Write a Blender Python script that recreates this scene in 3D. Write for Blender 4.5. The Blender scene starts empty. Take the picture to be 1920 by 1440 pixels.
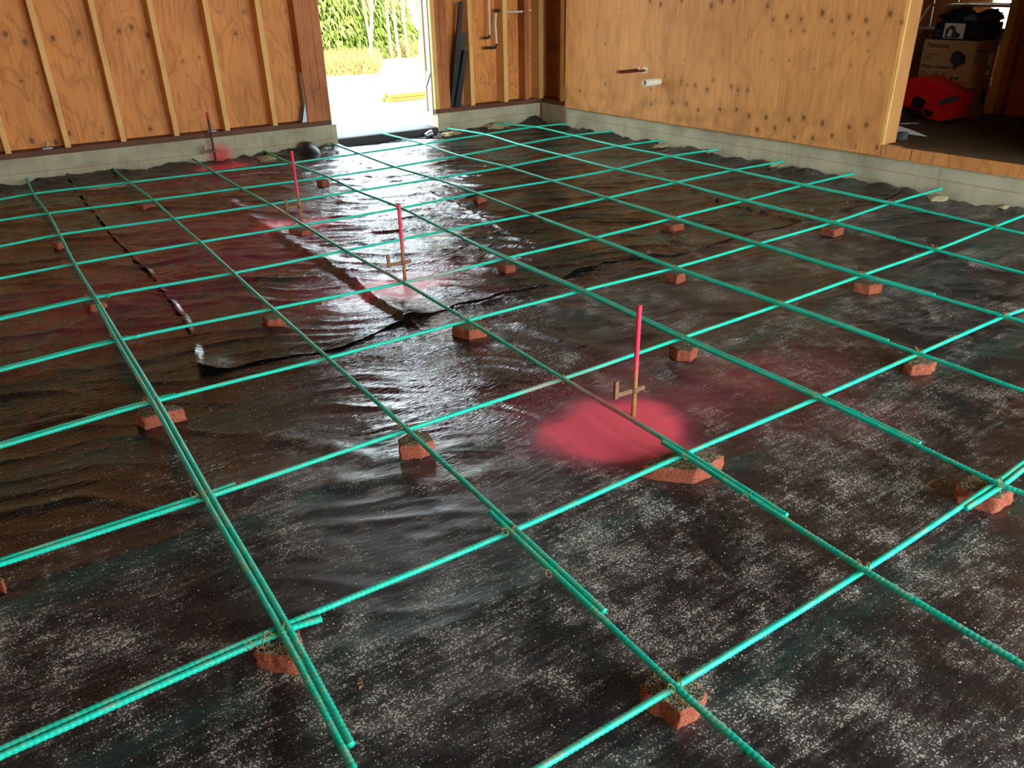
import bpy, bmesh, math, random
import numpy as np
from mathutils import Vector, Matrix

random.seed(7)
S = bpy.context.scene
COL = S.collection
# ------------------------------------------------------------------ camera
F = 1478.0127669372757
PITCH, ROLL, YAW = 1.0944094581975379, 0.04263407467202532, -0.6301004740343226
CAM = Vector((-0.2594654839850778, -1.4020658811940863, 1.3334219800950096))
ROT = Matrix.Rotation(YAW, 3, 'Z') @ Matrix.Rotation(PITCH, 3, 'X') @ Matrix.Rotation(ROLL, 3, 'Y')
cd = bpy.data.cameras.new('camera')
cam = bpy.data.objects.new('camera', cd); COL.objects.link(cam)
cam.matrix_world = Matrix.Translation(CAM) @ ROT.to_4x4()
cd.sensor_width = 36.0; cd.lens = F * 36.0 / 1920.0; cd.clip_start = 0.02; cd.clip_end = 500
S.camera = cam

def ray(px, py):
    return ROT @ Vector(((px - 960) / F, -(py - 720) / F, -1))
def on(px, py, P0, n):
    d = ray(px, py); P0 = Vector(P0); n = Vector(n)
    return CAM + d * ((P0 - CAM).dot(n) / d.dot(n))
def az(px, py, z=0.0): return on(px, py, (0, 0, z), (0, 0, 1))
def ax(px, py, x): return on(px, py, (x, 0, 0), (1, 0, 0))
def ay(px, py, y): return on(px, py, (0, y, 0), (0, 1, 0))
YB = lambda x: 5.60 - 0.045 * x            # inner face of the back foundation
XR = lambda y: 4.89 - 0.072 * (y - 0.8)    # inner face of the right foundation
def ab(px, py, off=0.0): return on(px, py, (0, 5.60 + off, 0), (0.045, 1, 0))
def ar(px, py, off=0.0): return on(px, py, (4.89 + off, 0.8, 0), (1, 0.072, 0))

# ------------------------------------------------------------------ noise
def _h(ix, iy, s):
    n = (ix.astype(np.int64) * 374761393 + iy.astype(np.int64) * 668265263 + s * 1442695041) & 0x7fffffff
    n = ((n ^ (n >> 13)) * 1274126177) & 0x7fffffff
    return ((n ^ (n >> 16)) & 0xffff) / 65535.0
def pn(x, y, s=0):
    x = np.asarray(x, float); y = np.asarray(y, float)
    ix = np.floor(x); iy = np.floor(y); fx = x - ix; fy = y - iy
    u = fx ** 3 * (fx * (fx * 6 - 15) + 10); v = fy ** 3 * (fy * (fy * 6 - 15) + 10)
    def g(dx, dy):
        a = _h(ix + dx, iy + dy, s) * 2 * np.pi
        return np.cos(a) * (fx - dx) + np.sin(a) * (fy - dy)
    a = g(0, 0) * (1 - u) + g(1, 0) * u; b = g(0, 1) * (1 - u) + g(1, 1) * u
    return (a * (1 - v) + b * v) * 1.5
def ss(a, b, x):
    t = np.clip((x - a) / (b - a), 0, 1); return t * t * (3 - 2 * t)

# ------------------------------------------------------------------ object helpers
def tag(o, label=None, cat=None, group=None, kind=None):
    if label: o['label'] = label
    if cat: o['category'] = cat
    if group: o['group'] = group
    if kind: o['kind'] = kind
    return o
def empty(name, loc=(0, 0, 0), rz=0):
    o = bpy.data.objects.new(name, None); COL.objects.link(o)
    o.location = loc; o.rotation_euler = (0, 0, rz); o.empty_display_size = 0.05
    return o
def link(name, me, m, parent=None, loc=None, smooth=False):
    o = bpy.data.objects.new(name, me); COL.objects.link(o)
    if m is not None:
        me.materials.clear()
        for q in (m if isinstance(m, (list, tuple)) else [m]): me.materials.append(q)
    if parent: o.parent = parent
    if loc is not None: o.location = loc
    if smooth:
        me.polygons.foreach_set('use_smooth', [True] * len(me.polygons))
    return o
def bm_mesh(name, bm):
    me = bpy.data.meshes.new(name); bmesh.ops.recalc_face_normals(bm, faces=bm.faces[:]); bm.to_mesh(me); bm.free(); return me
def local(me, o):
    """shift a world-space mesh so that its parent's origin is its own zero"""
    return me
def hexa(bm, c):
    """8 corners: bottom 4 (ccw) then top 4"""
    v = [bm.verts.new(p) for p in c]
    for f in ((3, 2, 1, 0), (4, 5, 6, 7), (0, 1, 5, 4), (1, 2, 6, 5), (2, 3, 7, 6), (3, 0, 4, 7)):
        bm.faces.new([v[i] for i in f])
    return v
def bx(bm, x0, x1, y0, y1, z0, z1, M=None):
    c = [(x0, y0, z0), (x1, y0, z0), (x1, y1, z0), (x0, y1, z0), (x0, y0, z1), (x1, y0, z1), (x1, y1, z1), (x0, y1, z1)]
    if M is not None: c = [M @ Vector(p) for p in c]
    return hexa(bm, c)
def box(name, x0, x1, y0, y1, z0, z1, m, parent=None, M=None, bev=0.0):
    bm = bmesh.new(); bx(bm, x0, x1, y0, y1, z0, z1, M)
    if bev: bmesh.ops.bevel(bm, geom=bm.edges[:], offset=bev, segments=2, affect='EDGES', profile=0.6)
    return link(name, bm_mesh(name, bm), m, parent)
def tube_mesh(name, pts, r, sides=8, rf=None, cap=True, steps=None):
    """pts: Nx3 array; rf(i)->radius factor"""
    P = np.array([tuple(p) for p in pts], float); N = len(P)
    T = np.gradient(P, axis=0); T /= np.linalg.norm(T, axis=1)[:, None] + 1e-12
    up = np.array([0, 0, 1.0]) if abs(T[0][2]) < 0.9 else np.array([1.0, 0, 0])
    A = np.cross(T, up); 
    bad = np.linalg.norm(A, axis=1) < 1e-4
    A[bad] = (1, 0, 0)
    A /= np.linalg.norm(A, axis=1)[:, None]
    for i in range(1, N):
        if A[i] @ A[i - 1] < 0: A[i] = -A[i]
    Bv = np.cross(A, T)
    ang = np.arange(sides) * 2 * np.pi / sides
    R = np.full(N, float(r)) if rf is None else r * np.array([rf(i) for i in range(N)])
    V = P[:, None, :] + R[:, None, None] * (np.cos(ang)[None, :, None] * A[:, None, :] + np.sin(ang)[None, :, None] * Bv[:, None, :])
    V = V.reshape(-1, 3)
    i, j = np.meshgrid(np.arange(N - 1), np.arange(sides), indexing='ij')
    a = i * sides + j; b = i * sides + (j + 1) % sides
    Q = np.stack([a, b, b + sides, a + sides], -1).reshape(-1, 4)
    faces = Q.tolist()
    if cap:
        faces.append(list(range(sides))[::-1]); faces.append([(N - 1) * sides + k for k in range(sides)])
    me = bpy.data.meshes.new(name); me.from_pydata(V.tolist(), [], faces); me.update()
    bm = bmesh.new(); bm.from_mesh(me); bmesh.ops.recalc_face_normals(bm, faces=bm.faces[:]); bm.to_mesh(me); bm.free()
    me.polygons.foreach_set('use_smooth', [True] * len(me.polygons))
    return me
def spline(nodes, step):
    """Catmull-Rom through nodes, sampled every step metres"""
    N = np.array([tuple(p) for p in nodes], float)
    if len(N) == 2:
        n = max(2, int(np.linalg.norm(N[1] - N[0]) / step)); t = np.linspace(0, 1, n)[:, None]; return N[0] * (1 - t) + N[1] * t
    E = np.vstack([2 * N[0] - N[1], N, 2 * N[-1] - N[-2]]); out = []
    for k in range(1, len(E) - 2):
        p0, p1, p2, p3 = E[k - 1], E[k], E[k + 1], E[k + 2]
        n = max(2, int(np.linalg.norm(p2 - p1) / step)); t = (np.arange(n) / n)[:, None]
        m1 = (p2 - p0) * 0.5 * 0.8; m2 = (p3 - p1) * 0.5 * 0.8
        # scale tangents to the segment so that uneven nodes stay smooth
        L = np.linalg.norm(p2 - p1); m1 = m1 / (np.linalg.norm(m1) + 1e-9) * L; m2 = m2 / (np.linalg.norm(m2) + 1e-9) * L
        out.append((2 * t**3 - 3 * t**2 + 1) * p1 + (t**3 - 2 * t**2 + t) * m1 + (-2 * t**3 + 3 * t**2) * p2 + (t**3 - t**2) * m2)
    out.append(N[-1][None, :]); return np.vstack(out)

# ------------------------------------------------------------------ materials
def srgb(r, g, b):
    f = lambda c: (c / 255 / 12.92) if c / 255 <= 0.04045 else ((c / 255 + 0.055) / 1.055) ** 2.4
    return (f(r), f(g), f(b), 1)
class G:
    def __init__(s, name):
        s.m = bpy.data.materials.new(name); s.m.use_nodes = True; s.t = s.m.node_tree; s.n = s.t.nodes
        s.bsdf = s.n['Principled BSDF']; s.out = s.n['Material Output']
    def new(s, typ, **k):
        n = s.n.new('ShaderNode' + typ)
        for a, b in k.items(): setattr(n, a, b)
        return n
    def L(s, a, b): s.t.links.new(a, b)
    def inp(s, sock, v):
        if hasattr(v, 'is_linked'): s.L(v, sock)
        else: sock.default_value = v
    def math(s, op, a, b=0.0, c=None, clamp=False):
        n = s.new('Math', operation=op, use_clamp=clamp); s.inp(n.inputs[0], a); s.inp(n.inputs[1], b)
        if c is not None: s.inp(n.inputs[2], c)
        return n.outputs[0]
    def mix(s, f, a, b, mode='MIX'):
        n = s.new('Mix', data_type='RGBA', blend_type=mode); s.inp(n.inputs[0], f); s.inp(n.inputs[6], a); s.inp(n.inputs[7], b); return n.outputs[2]
    def ramp(s, f, stops):
        n = s.new('ValToRGB'); e = n.color_ramp.elements
        while len(e) < len(stops): e.new(0.5)
        for q, (p, c) in zip(e, stops): q.position = p; q.color = c if len(c) == 4 else (*c, 1)
        s.inp(n.inputs[0], f); return n.outputs[0]
    def step(s, f, a, b):
        n = s.new('MapRange', interpolation_type='SMOOTHSTEP'); s.inp(n.inputs[0], f); n.inputs[1].default_value = a; n.inputs[2].default_value = b; return n.outputs[0]
    def coord(s, sc=(1, 1, 1), rot=(0, 0, 0), loc=(0, 0, 0), src='Object'):
        if not hasattr(s, 'tc'): s.tc = s.new('TexCoord')
        m = s.new('Mapping'); s.L(s.tc.outputs[src], m.inputs[0]); m.inputs[1].default_value = loc; m.inputs[2].default_value = rot; m.inputs[3].default_value = sc
        return m.outputs[0]
    def noise(s, v, scale=5, detail=4, rough=0.55, dist=0.0):
        n = s.new('TexNoise'); s.L(v, n.inputs['Vector']); n.inputs['Scale'].default_value = scale; n.inputs['Detail'].default_value = detail
        n.inputs['Roughness'].default_value = rough; n.inputs['Distortion'].default_value = dist; return n.outputs['Fac']
    def voro(s, v, scale=5, feature='F1', rnd=1.0):
        n = s.new('TexVoronoi', feature=feature); s.L(v, n.inputs['Vector']); n.inputs['Scale'].default_value = scale; n.inputs['Randomness'].default_value = rnd; return n
    def bump(s, h, strength=0.3, dist=0.01, normal=None):
        n = s.new('Bump'); s.inp(n.inputs['Strength'], strength); n.inputs['Distance'].default_value = dist; s.L(h, n.inputs['Height'])
        if normal is not None: s.L(normal, n.inputs['Normal'])
        return n.outputs[0]
    def near(s, c, r0, r1):
        """1 inside r0 of the world point c, 0 beyond r1"""
        if not hasattr(s, 'gp'): s.gp = s.new('NewGeometry')
        d = s.new('VectorMath', operation='DISTANCE'); s.L(s.gp.outputs['Position'], d.inputs[0]); d.inputs[1].default_value = c
        n = s.new('MapRange', interpolation_type='SMOOTHSTEP'); s.L(d.outputs['Value'], n.inputs[0]); n.inputs[1].default_value = r0; n.inputs[2].default_value = r1
        n.inputs[3].default_value = 1; n.inputs[4].default_value = 0; return n.outputs[0]
    def done(s, color, rough=0.6, normal=None, metal=0.0, spec=None):
        b = s.bsdf; s.inp(b.inputs['Base Color'], color); s.inp(b.inputs['Roughness'], rough); b.inputs['Metallic'].default_value = metal
        if normal is not None: s.L(normal, b.inputs['Normal'])
        if spec is not None: s.inp(b.inputs['Specular IOR Level'], spec)
        return s.m
def simple(name, col, rough=0.6, metal=0.0, var=0.25, scale=30, bump=0.0, spec=None):
    g = G(name); v = g.coord(); n = g.noise(v, scale, 4)
    dark = tuple(c * (1 - var) for c in col[:3]) + (1,)
    nm = g.bump(n, bump, 0.003) if bump else None
    return g.done(g.mix(n, dark, col), rough, nm, metal, spec)

STAKES = [az(1187, 782), az(760, 530), az(566, 418), Vector((1.378, 5.47, 0.05))]

def wood(name, c_hi, c_lo, axis='x', ply=True, freq=42, knots=False, tint=0.25, paint=None, fine=0.35, along='z', rough=0.6, bw=None):
    g = G(name)
    ob = g.coord(); sp = g.new('SeparateXYZ'); g.L(ob, sp.inputs[0])
    u = {'x': sp.outputs[0], 'y': sp.outputs[1], 'z': sp.outputs[2]}[axis]
    w = {'x': sp.outputs[0], 'y': sp.outputs[1], 'z': sp.outputs[2]}[along]
    cb = g.new('CombineXYZ'); g.inp(cb.inputs[0], g.math('MULTIPLY', u, 2.6)); g.inp(cb.inputs[1], g.math('MULTIPLY', w, 0.75)); P = cb.outputs[0]
    h = g.noise(P, 1.6, 3, 0.45, 0.6)
    if knots:
        at = g.new('Attribute', attribute_name='knot'); ks = g.new('SeparateColor'); g.L(at.outputs['Color'], ks.inputs[0])
        h = g.math('ADD', h, g.math('MULTIPLY', ks.outputs[1], 0.16))
    band = g.math('SINE', g.math('MULTIPLY', h, freq))
    cb2 = g.new('CombineXYZ'); g.inp(cb2.inputs[0], g.math('MULTIPLY', u, 90)); g.inp(cb2.inputs[1], g.math('MULTIPLY', w, 3)); f1 = g.noise(cb2.outputs[0], 1, 4, 0.6)
    cb3 = g.new('CombineXYZ'); g.inp(cb3.inputs[0], g.math('MULTIPLY', u, 1.3)); g.inp(cb3.inputs[1], g.math('MULTIPLY', w, .7)); lo = g.noise(cb3.outputs[0], 2.2, 3)
    t = g.math('ADD', g.math('MULTIPLY', g.step(band, 0.25, 1.0), bw or (0.34 if ply else 0.2)), g.math('MULTIPLY', g.step(f1, 0.35, 0.75), fine))
    t = g.math('ADD', t, g.math('MULTIPLY', g.step(lo, 0.4, 0.75), tint), clamp=True)
    col = g.mix(t, c_hi, c_lo)
    if knots:
        col = g.mix(ks.outputs[0], col, srgb(92, 50, 22)); col = g.mix(g.math('MULTIPLY', ks.outputs[2], 0.75), col, srgb(110, 68, 32))
    if paint is not None:
        for c, r0, r1 in paint: col = g.mix(g.math('MULTIPLY', g.near(c, r0, r1), 0.85), col, srgb(225, 50, 55))
    nm = g.bump(g.math('ADD', f1, g.math('MULTIPLY', band, 0.2)), 0.25, 0.002)
    return g.done(col, rough, nm, 0, 0.3)

M = {}
M['ply_back'] = wood('plywood_sheathing', srgb(228, 150, 76), srgb(156, 88, 38), 'x', True, 60, True, 0.36, bw=.26, paint=[((1.25, 5.62, .36), .015, .075)])
M['ply_right'] = wood('plywood_panel', srgb(226, 158, 88), srgb(160, 98, 46), 'y', True, 26, True, 0.25, fine=0.45, bw=.16)
M['stud'] = wood('stud_lumber', srgb(238, 186, 112), srgb(190, 130, 66), 'x', False, 30)
M['stud_red'] = wood('fir_post', srgb(196, 120, 66), srgb(134, 70, 34), 'x', False, 40, tint=0.5)
M['jamb'] = wood('jamb_lumber', srgb(206, 148, 88), srgb(160, 102, 52), 'x', False, 24)
M['stud_y'] = wood('pine_stud_side', srgb(225, 176, 104), srgb(180, 120, 60), 'y', False, 30)
M['sill'] = wood('treated_sill', srgb(110, 66, 42), srgb(66, 38, 24), 'y', False, 30, along='x')
M['rim'] = wood('plywood_rim', srgb(205, 138, 76), srgb(150, 92, 46), 'y', True, 60, tint=0.3)
M['ceil'] = wood('ceiling_boards', srgb(96, 84, 72), srgb(66, 56, 46), 'x', False, 20, along='y')
M['subfloor'] = simple('subfloor_panel', srgb(104, 84, 56), 0.85, var=0.3, scale=6, spec=.1)

# concrete with form lines, pits and stains
def concrete(name, c1, c2, paint=None):
    g = G(name); v = g.coord()
    a = g.noise(v, 3.5, 6, 0.6); b = g.noise(g.coord((14, 14, 2)), 2, 4); c = g.noise(v, 90, 3)
    col = g.mix(g.step(a, .35, .7), c1, c2)
    col = g.mix(g.math('MULTIPLY', g.step(b, .52, .75), .35), col, srgb(120, 112, 84))
    vo = g.voro(v, 26); pit = g.math('MULTIPLY', g.math('LESS_THAN', vo.outputs['Distance'], .10), g.step(a, .48, .6))
    col = g.mix(pit, col, srgb(60, 55, 45)); col = g.mix(g.math('MULTIPLY', c, .25), col, srgb(110, 105, 90))
    if paint:
        for q, r0, r1 in paint: col = g.mix(g.math('MULTIPLY', g.near(q, r0, r1), 0.8), col, srgb(215, 60, 70))
    nm = g.bump(g.math('SUBTRACT', c, g.math('MULTIPLY', pit, 2)), .3, .003)
    return g.done(col, .85, nm, 0, .2)
M['conc'] = concrete('foundation_concrete', srgb(190, 182, 150), srgb(158, 152, 122), [((1.45, 5.52, .06), .03, .14)])
M['slab'] = concrete('slab_concrete', srgb(92, 100, 104), srgb(82, 90, 94))

# black polythene, with dust, overspray and fine creases
def polythene():
    g = G('black_polythene'); v = g.coord()
    at = g.new('Attribute', attribute_name='cover'); sp = g.new('SeparateColor'); g.L(at.outputs['Color'], sp.inputs[0])
    D, W = sp.outputs[0], sp.outputs[2]; Pn = g.math('MULTIPLY', sp.outputs[1], g.math('MULTIPLY_ADD', g.noise(v, 9, 5, .65), .9, .60))
    big = g.noise(v, 1.7, 5, .6); mid = g.noise(v, 8, 7, .72); fin = g.noise(v, 210, 4, .7); fin2 = g.noise(v, 95, 5, .7)
    st = g.noise(g.coord((2.5, 30, 1), (0, 0, -.5)), 2.2, 5, .7)
    amt = g.math('ADD', g.math('MULTIPLY', big, .45), g.math('MULTIPLY', mid, .8)); amt = g.math('ADD', amt, g.math('MULTIPLY', g.math('SUBTRACT', st, .5), .45))
    amt = g.math('ADD', amt, g.math('MULTIPLY', g.math('SUBTRACT', D, .6), .30))
    cl = g.step(amt, .655, .92)
    spk = g.math('MAXIMUM', g.step(g.math('ADD', fin, g.math('MULTIPLY', cl, .13)), .635, .70), g.step(g.math('ADD', fin2, g.math('MULTIPLY', cl, .11)), .665, .73))
    film = g.math('MULTIPLY', cl, g.math('MULTIPLY', D, .10))
    vo = g.voro(v, 60); dot = g.math('MULTIPLY', g.math('LESS_THAN', vo.outputs['Distance'], .13), g.math('GREATER_THAN', g.noise(v, 60, 0), .60))
    vo2 = g.voro(v, 22); dot2 = g.math('MULTIPLY', g.math('LESS_THAN', vo2.outputs['Distance'], .07), g.step(mid, .50, .60))
    dm = g.math('MAXIMUM', g.math('MULTIPLY', spk, g.step(D, .0, .9)), g.math('MAXIMUM', g.math('MULTIPLY', dot, D), g.math('MULTIPLY', dot2, D)))
    dm = g.math('MAXIMUM', g.math('MULTIPLY', dm, .9), film)
    base = g.mix(g.step(Pn, .0, .5), srgb(27, 26, 28), srgb(118, 40, 62)); base = g.mix(g.step(Pn, .38, .85), base, srgb(255, 84, 108))
    dust = g.mix(g.noise(v, 60, 2), srgb(168, 162, 146), srgb(232, 228, 212))
    dust = g.mix(g.step(Pn, .1, .6), dust, srgb(228, 120, 118))
    col = g.mix(g.math('MULTIPLY', dm, g.math('SUBTRACT', 1, g.math('MULTIPLY', g.step(Pn, .6, .85), .75))), base, dust)
    rough = g.math('ADD', g.math('ADD', g.math('MULTIPLY_ADD', D, .06, .045), g.math('MULTIPLY', g.math('POWER', D, 5.0), .24)), g.math('ADD', g.math('MULTIPLY', dm, .5), g.math('MULTIPLY', g.step(Pn, .3, .8), .35)))
    c1 = g.noise(g.coord((9, 60, 1), (0, 0, -.45)), 1.5, 3, .5, 1.2); c2 = g.noise(v, 22, 3, .5)
    hh = g.math('ADD', g.math('MULTIPLY', c1, g.math('MULTIPLY', W, 1.0)), g.math('MULTIPLY', c2, g.math('MULTIPLY_ADD', W, .30, .08)))
    rp = g.noise(g.coord((16, 105, 1), (0, 0, .5)), 1.0, 2, .45, .8); rp = g.math('SUBTRACT', 1.0, g.math('MULTIPLY', g.math('ABSOLUTE', g.math('SUBTRACT', rp, .5)), 5.0), clamp=True)
    hh = g.math('ADD', hh, g.math('MULTIPLY', rp, g.math('MULTIPLY', at.outputs['Alpha'], g.math('MULTIPLY', g.step(g.noise(v, 3.5, 2), .38, .6), .5))))
    nm = g.bump(hh, .5, .009); nm = g.bump(dm, .4, .0015, nm)
    return g.done(col, rough, nm, 0, 1.0)
M['poly'] = polythene()
def coating():
    g = G('green_epoxy_coating'); v = g.coord()
    n = g.noise(v, 22, 4, .6); f = g.noise(v, 160, 3)
    col = g.mix(f, srgb(0, 190, 158), srgb(18, 222, 186))
    geo = g.new('NewGeometry'); sz = g.new('SeparateXYZ'); g.L(geo.outputs['Normal'], sz.inputs[0])
    top = g.math('MULTIPLY', g.step(sz.outputs[2], .35, .95), g.step(n, .42, .72))
    col = g.mix(g.math('MULTIPLY', top, .55), col, srgb(176, 168, 130))
    for c, r0, r1 in ((STAKES[0], .10, .34), (STAKES[0] + Vector((-.2, .26, 0)), .03, .13), (STAKES[1] + Vector((.08, 0, .03)), .08, .30), (STAKES[2], .06, .30), (STAKES[3], .06, .2)):
        col = g.mix(g.math('MULTIPLY', g.near(c, r0, r1), .78), col, srgb(222, 96, 116))
    return g.done(col, .42, None, 0, .45)
M['rebar'] = coating()
def brickm():
    g = G('broken_brick'); v = g.coord(); geo = g.new('NewGeometry'); sz = g.new('SeparateXYZ'); g.L(geo.outputs['Normal'], sz.inputs[0])
    n = g.noise(v, 60, 5, .7); f = g.noise(v, 260, 3)
    col = g.mix(g.step(f, .3, .7), srgb(128, 66, 44), srgb(196, 112, 84)); col = g.mix(g.step(n, .5, .75), col, srgb(156, 84, 60))
    top = g.step(sz.outputs[2], .55, .9)
    dirt = g.mix(g.step(f, .45, .62), srgb(66, 56, 42), srgb(176, 162, 132))
    col = g.mix(g.math('MULTIPLY', top, g.step(n, .3, .5)), col, dirt)
    return g.done(col, .9, g.bump(g.math('ADD', f, n), .7, .004), 0, .15)
M['brick'] = brickm()
M['tie'] = simple('rusty_tie_wire', srgb(188, 134, 78), .6, .3, .4, 200)
def stakem():
    g = G('sprayed_rod'); ob = g.coord(); sp = g.new('SeparateXYZ'); g.L(ob, sp.inputs[0]); n = g.noise(ob, 45, 3)
    z = g.math('ADD', sp.outputs[2], g.math('MULTIPLY', n, .08)); a = g.step(z, .16, .28)
    rust = g.mix(g.noise(ob, 90, 4), srgb(120, 70, 36), srgb(196, 146, 92))
    return g.done(g.mix(a, rust, srgb(232, 62, 92)), .6, None, 0, .3)
M['stake'] = stakem()
M['rust'] = simple('rusty_iron', srgb(150, 112, 80), .75, .2, .4, 60, .3)
M['galv'] = simple('galvanized_steel', srgb(168, 172, 170), .4, .8, .2, 40)
M['cardboard'] = simple('brown_cardboard', srgb(176, 128, 80), .8, var=.12, scale=12)
M['carton2'] = simple('orange_brown_cardboard', srgb(196, 108, 48), .8, var=.15, scale=12)
M['print'] = simple('brown_box_print', srgb(72, 46, 28), .8, var=.1)
M['white'] = simple('white_plastic', srgb(236, 226, 200), .45, var=.06)
M['pex'] = simple('white_flexible_pipe', srgb(226, 206, 182), .45, var=.06)
M['paper'] = simple('white_paper', srgb(214, 212, 200), .7, var=.08)
M['red'] = simple('red_plastic_shell', srgb(206, 18, 20), .32, var=.2, scale=8)
M['black'] = simple('black_plastic', srgb(22, 22, 24), .4, var=.2)
M['charcoal'] = simple('dark_grey_rubber', srgb(58, 54, 50), .6, var=.2)
M['blackmetal'] = simple('black_sheet_metal', srgb(40, 44, 46), .42, .3, .2, 12)
M['cloth'] = simple('black_cloth', srgb(26, 25, 30), .9, var=.4, scale=12, bump=.6)
M['greycloth'] = simple('grey_cloth', srgb(92, 96, 110), .9, var=.4, scale=12, bump=.6)
M['copper'] = simple('brown_copper_pipe', srgb(120, 52, 40), .35, .7, .3, 40)
M['brass'] = simple('dark_metal_fitting', srgb(80, 70, 60), .35, .8, .3, 60)
M['soil'] = simple('sandy_soil', srgb(196, 176, 134), .95, var=.3, scale=60, bump=.7)
M['lumber'] = simple('yellow_lumber', srgb(168, 140, 60), .7, var=.15, scale=20)
M['wrap'] = simple('white_house_wrap', srgb(224, 220, 212), .6, var=.05)
M['grey_tape'] = simple('grey_flashing_tape', srgb(140, 146, 144), .5, var=.25, scale=30, bump=.3)
M['ground'] = simple('pale_gravel_ground', srgb(214, 204, 182), .95, var=.2, scale=3)
M['needle'] = simple('conifer_foliage', srgb(118, 138, 34), .7, var=.75, scale=2.5)
M['twig'] = simple('pale_twig', srgb(120, 108, 72), .8, var=.2)
M['bark'] = simple('tree_bark', srgb(120, 96, 72), .9, var=.3)
M['grass'] = simple('dry_grass', srgb(124, 104, 52), .9, var=.4, scale=3)
M['chalk'] = simple('red_chalk', srgb(170, 82, 58), .9, var=.2)
gl = G('window_glass'); gl.bsdf.inputs['Transmission Weight'].default_value = 1; gl.bsdf.inputs['IOR'].default_value = 1.1; M['glass'] = gl.done((1, 1, 1, 1), 0.0)

# ------------------------------------------------------------------ the sheets
CREASE = []
def crease(pts, h, w, sharp=0.0):
    CREASE.append((np.array([tuple(az(*p, 0.01))[:2] for p in pts]), h, w, sharp))
crease([(340, 325), (360, 340), (410, 372), (455, 402), (510, 437), (560, 470), (610, 497), (650, 522), (700, 560), (765, 603)], .030, .060, 1)
crease([(860, 573), (900, 568), (1000, 540), (1100, 512), (1190, 482), (1300, 440)], .008, .02, -1)
crease([(1290, 352), (1360, 385), (1450, 405), (1560, 425), (1720, 460), (1840, 500)], .014, .035, 1)
crease([(940, 760), (1000, 778), (1100, 862), (1190, 920), (1290, 1000), (1370, 1080)], -.004, .008)
crease([(1060, 735), (1130, 790), (1190, 830), (1245, 855)], -.004, .009)
crease([(1440, 1110), (1520, 1165), (1590, 1210), (1680, 1270)], .005, .010)
crease([(1400, 1210), (1470, 1180), (1520, 1150), (1620, 1085), (1700, 1020), (1780, 975)], .006, .018)
crease([(0, 800), (60, 793), (110, 780), (152, 775)], .010, .02, -1)
crease([(90, 630), (108, 675), (125, 730), (136, 768)], .005, .008)
crease([(434, 1170), (436, 1280), (437, 1400)], -.003, .008)
crease([(0, 960), (150, 925), (330, 965), (450, 905)], .005, .02)
crease([(0, 700), (60, 660), (150, 600), (250, 565), (330, 520)], .012, .05)
crease([(820, 540), (990, 560), (1150, 600), (1290, 640)], .010, .05)
crease([(980, 610), (1100, 650), (1200, 668), (1290, 700), (1420, 735)], .009, .045)
crease([(520, 820), (620, 830), (700, 860), (800, 850)], .010, .04)
crease([(640, 900), (730, 890), (850, 905), (930, 880)], .010, .04)
crease([(700, 330), (780, 350), (880, 395), (960, 440)], .008, .02, -1)
crease([(1100, 300), (1220, 345), (1330, 372), (1450, 400)], .008, .03)
crease([(1280, 410), (1420, 440), (1500, 470), (1620, 500)], .007, .03)

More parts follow.
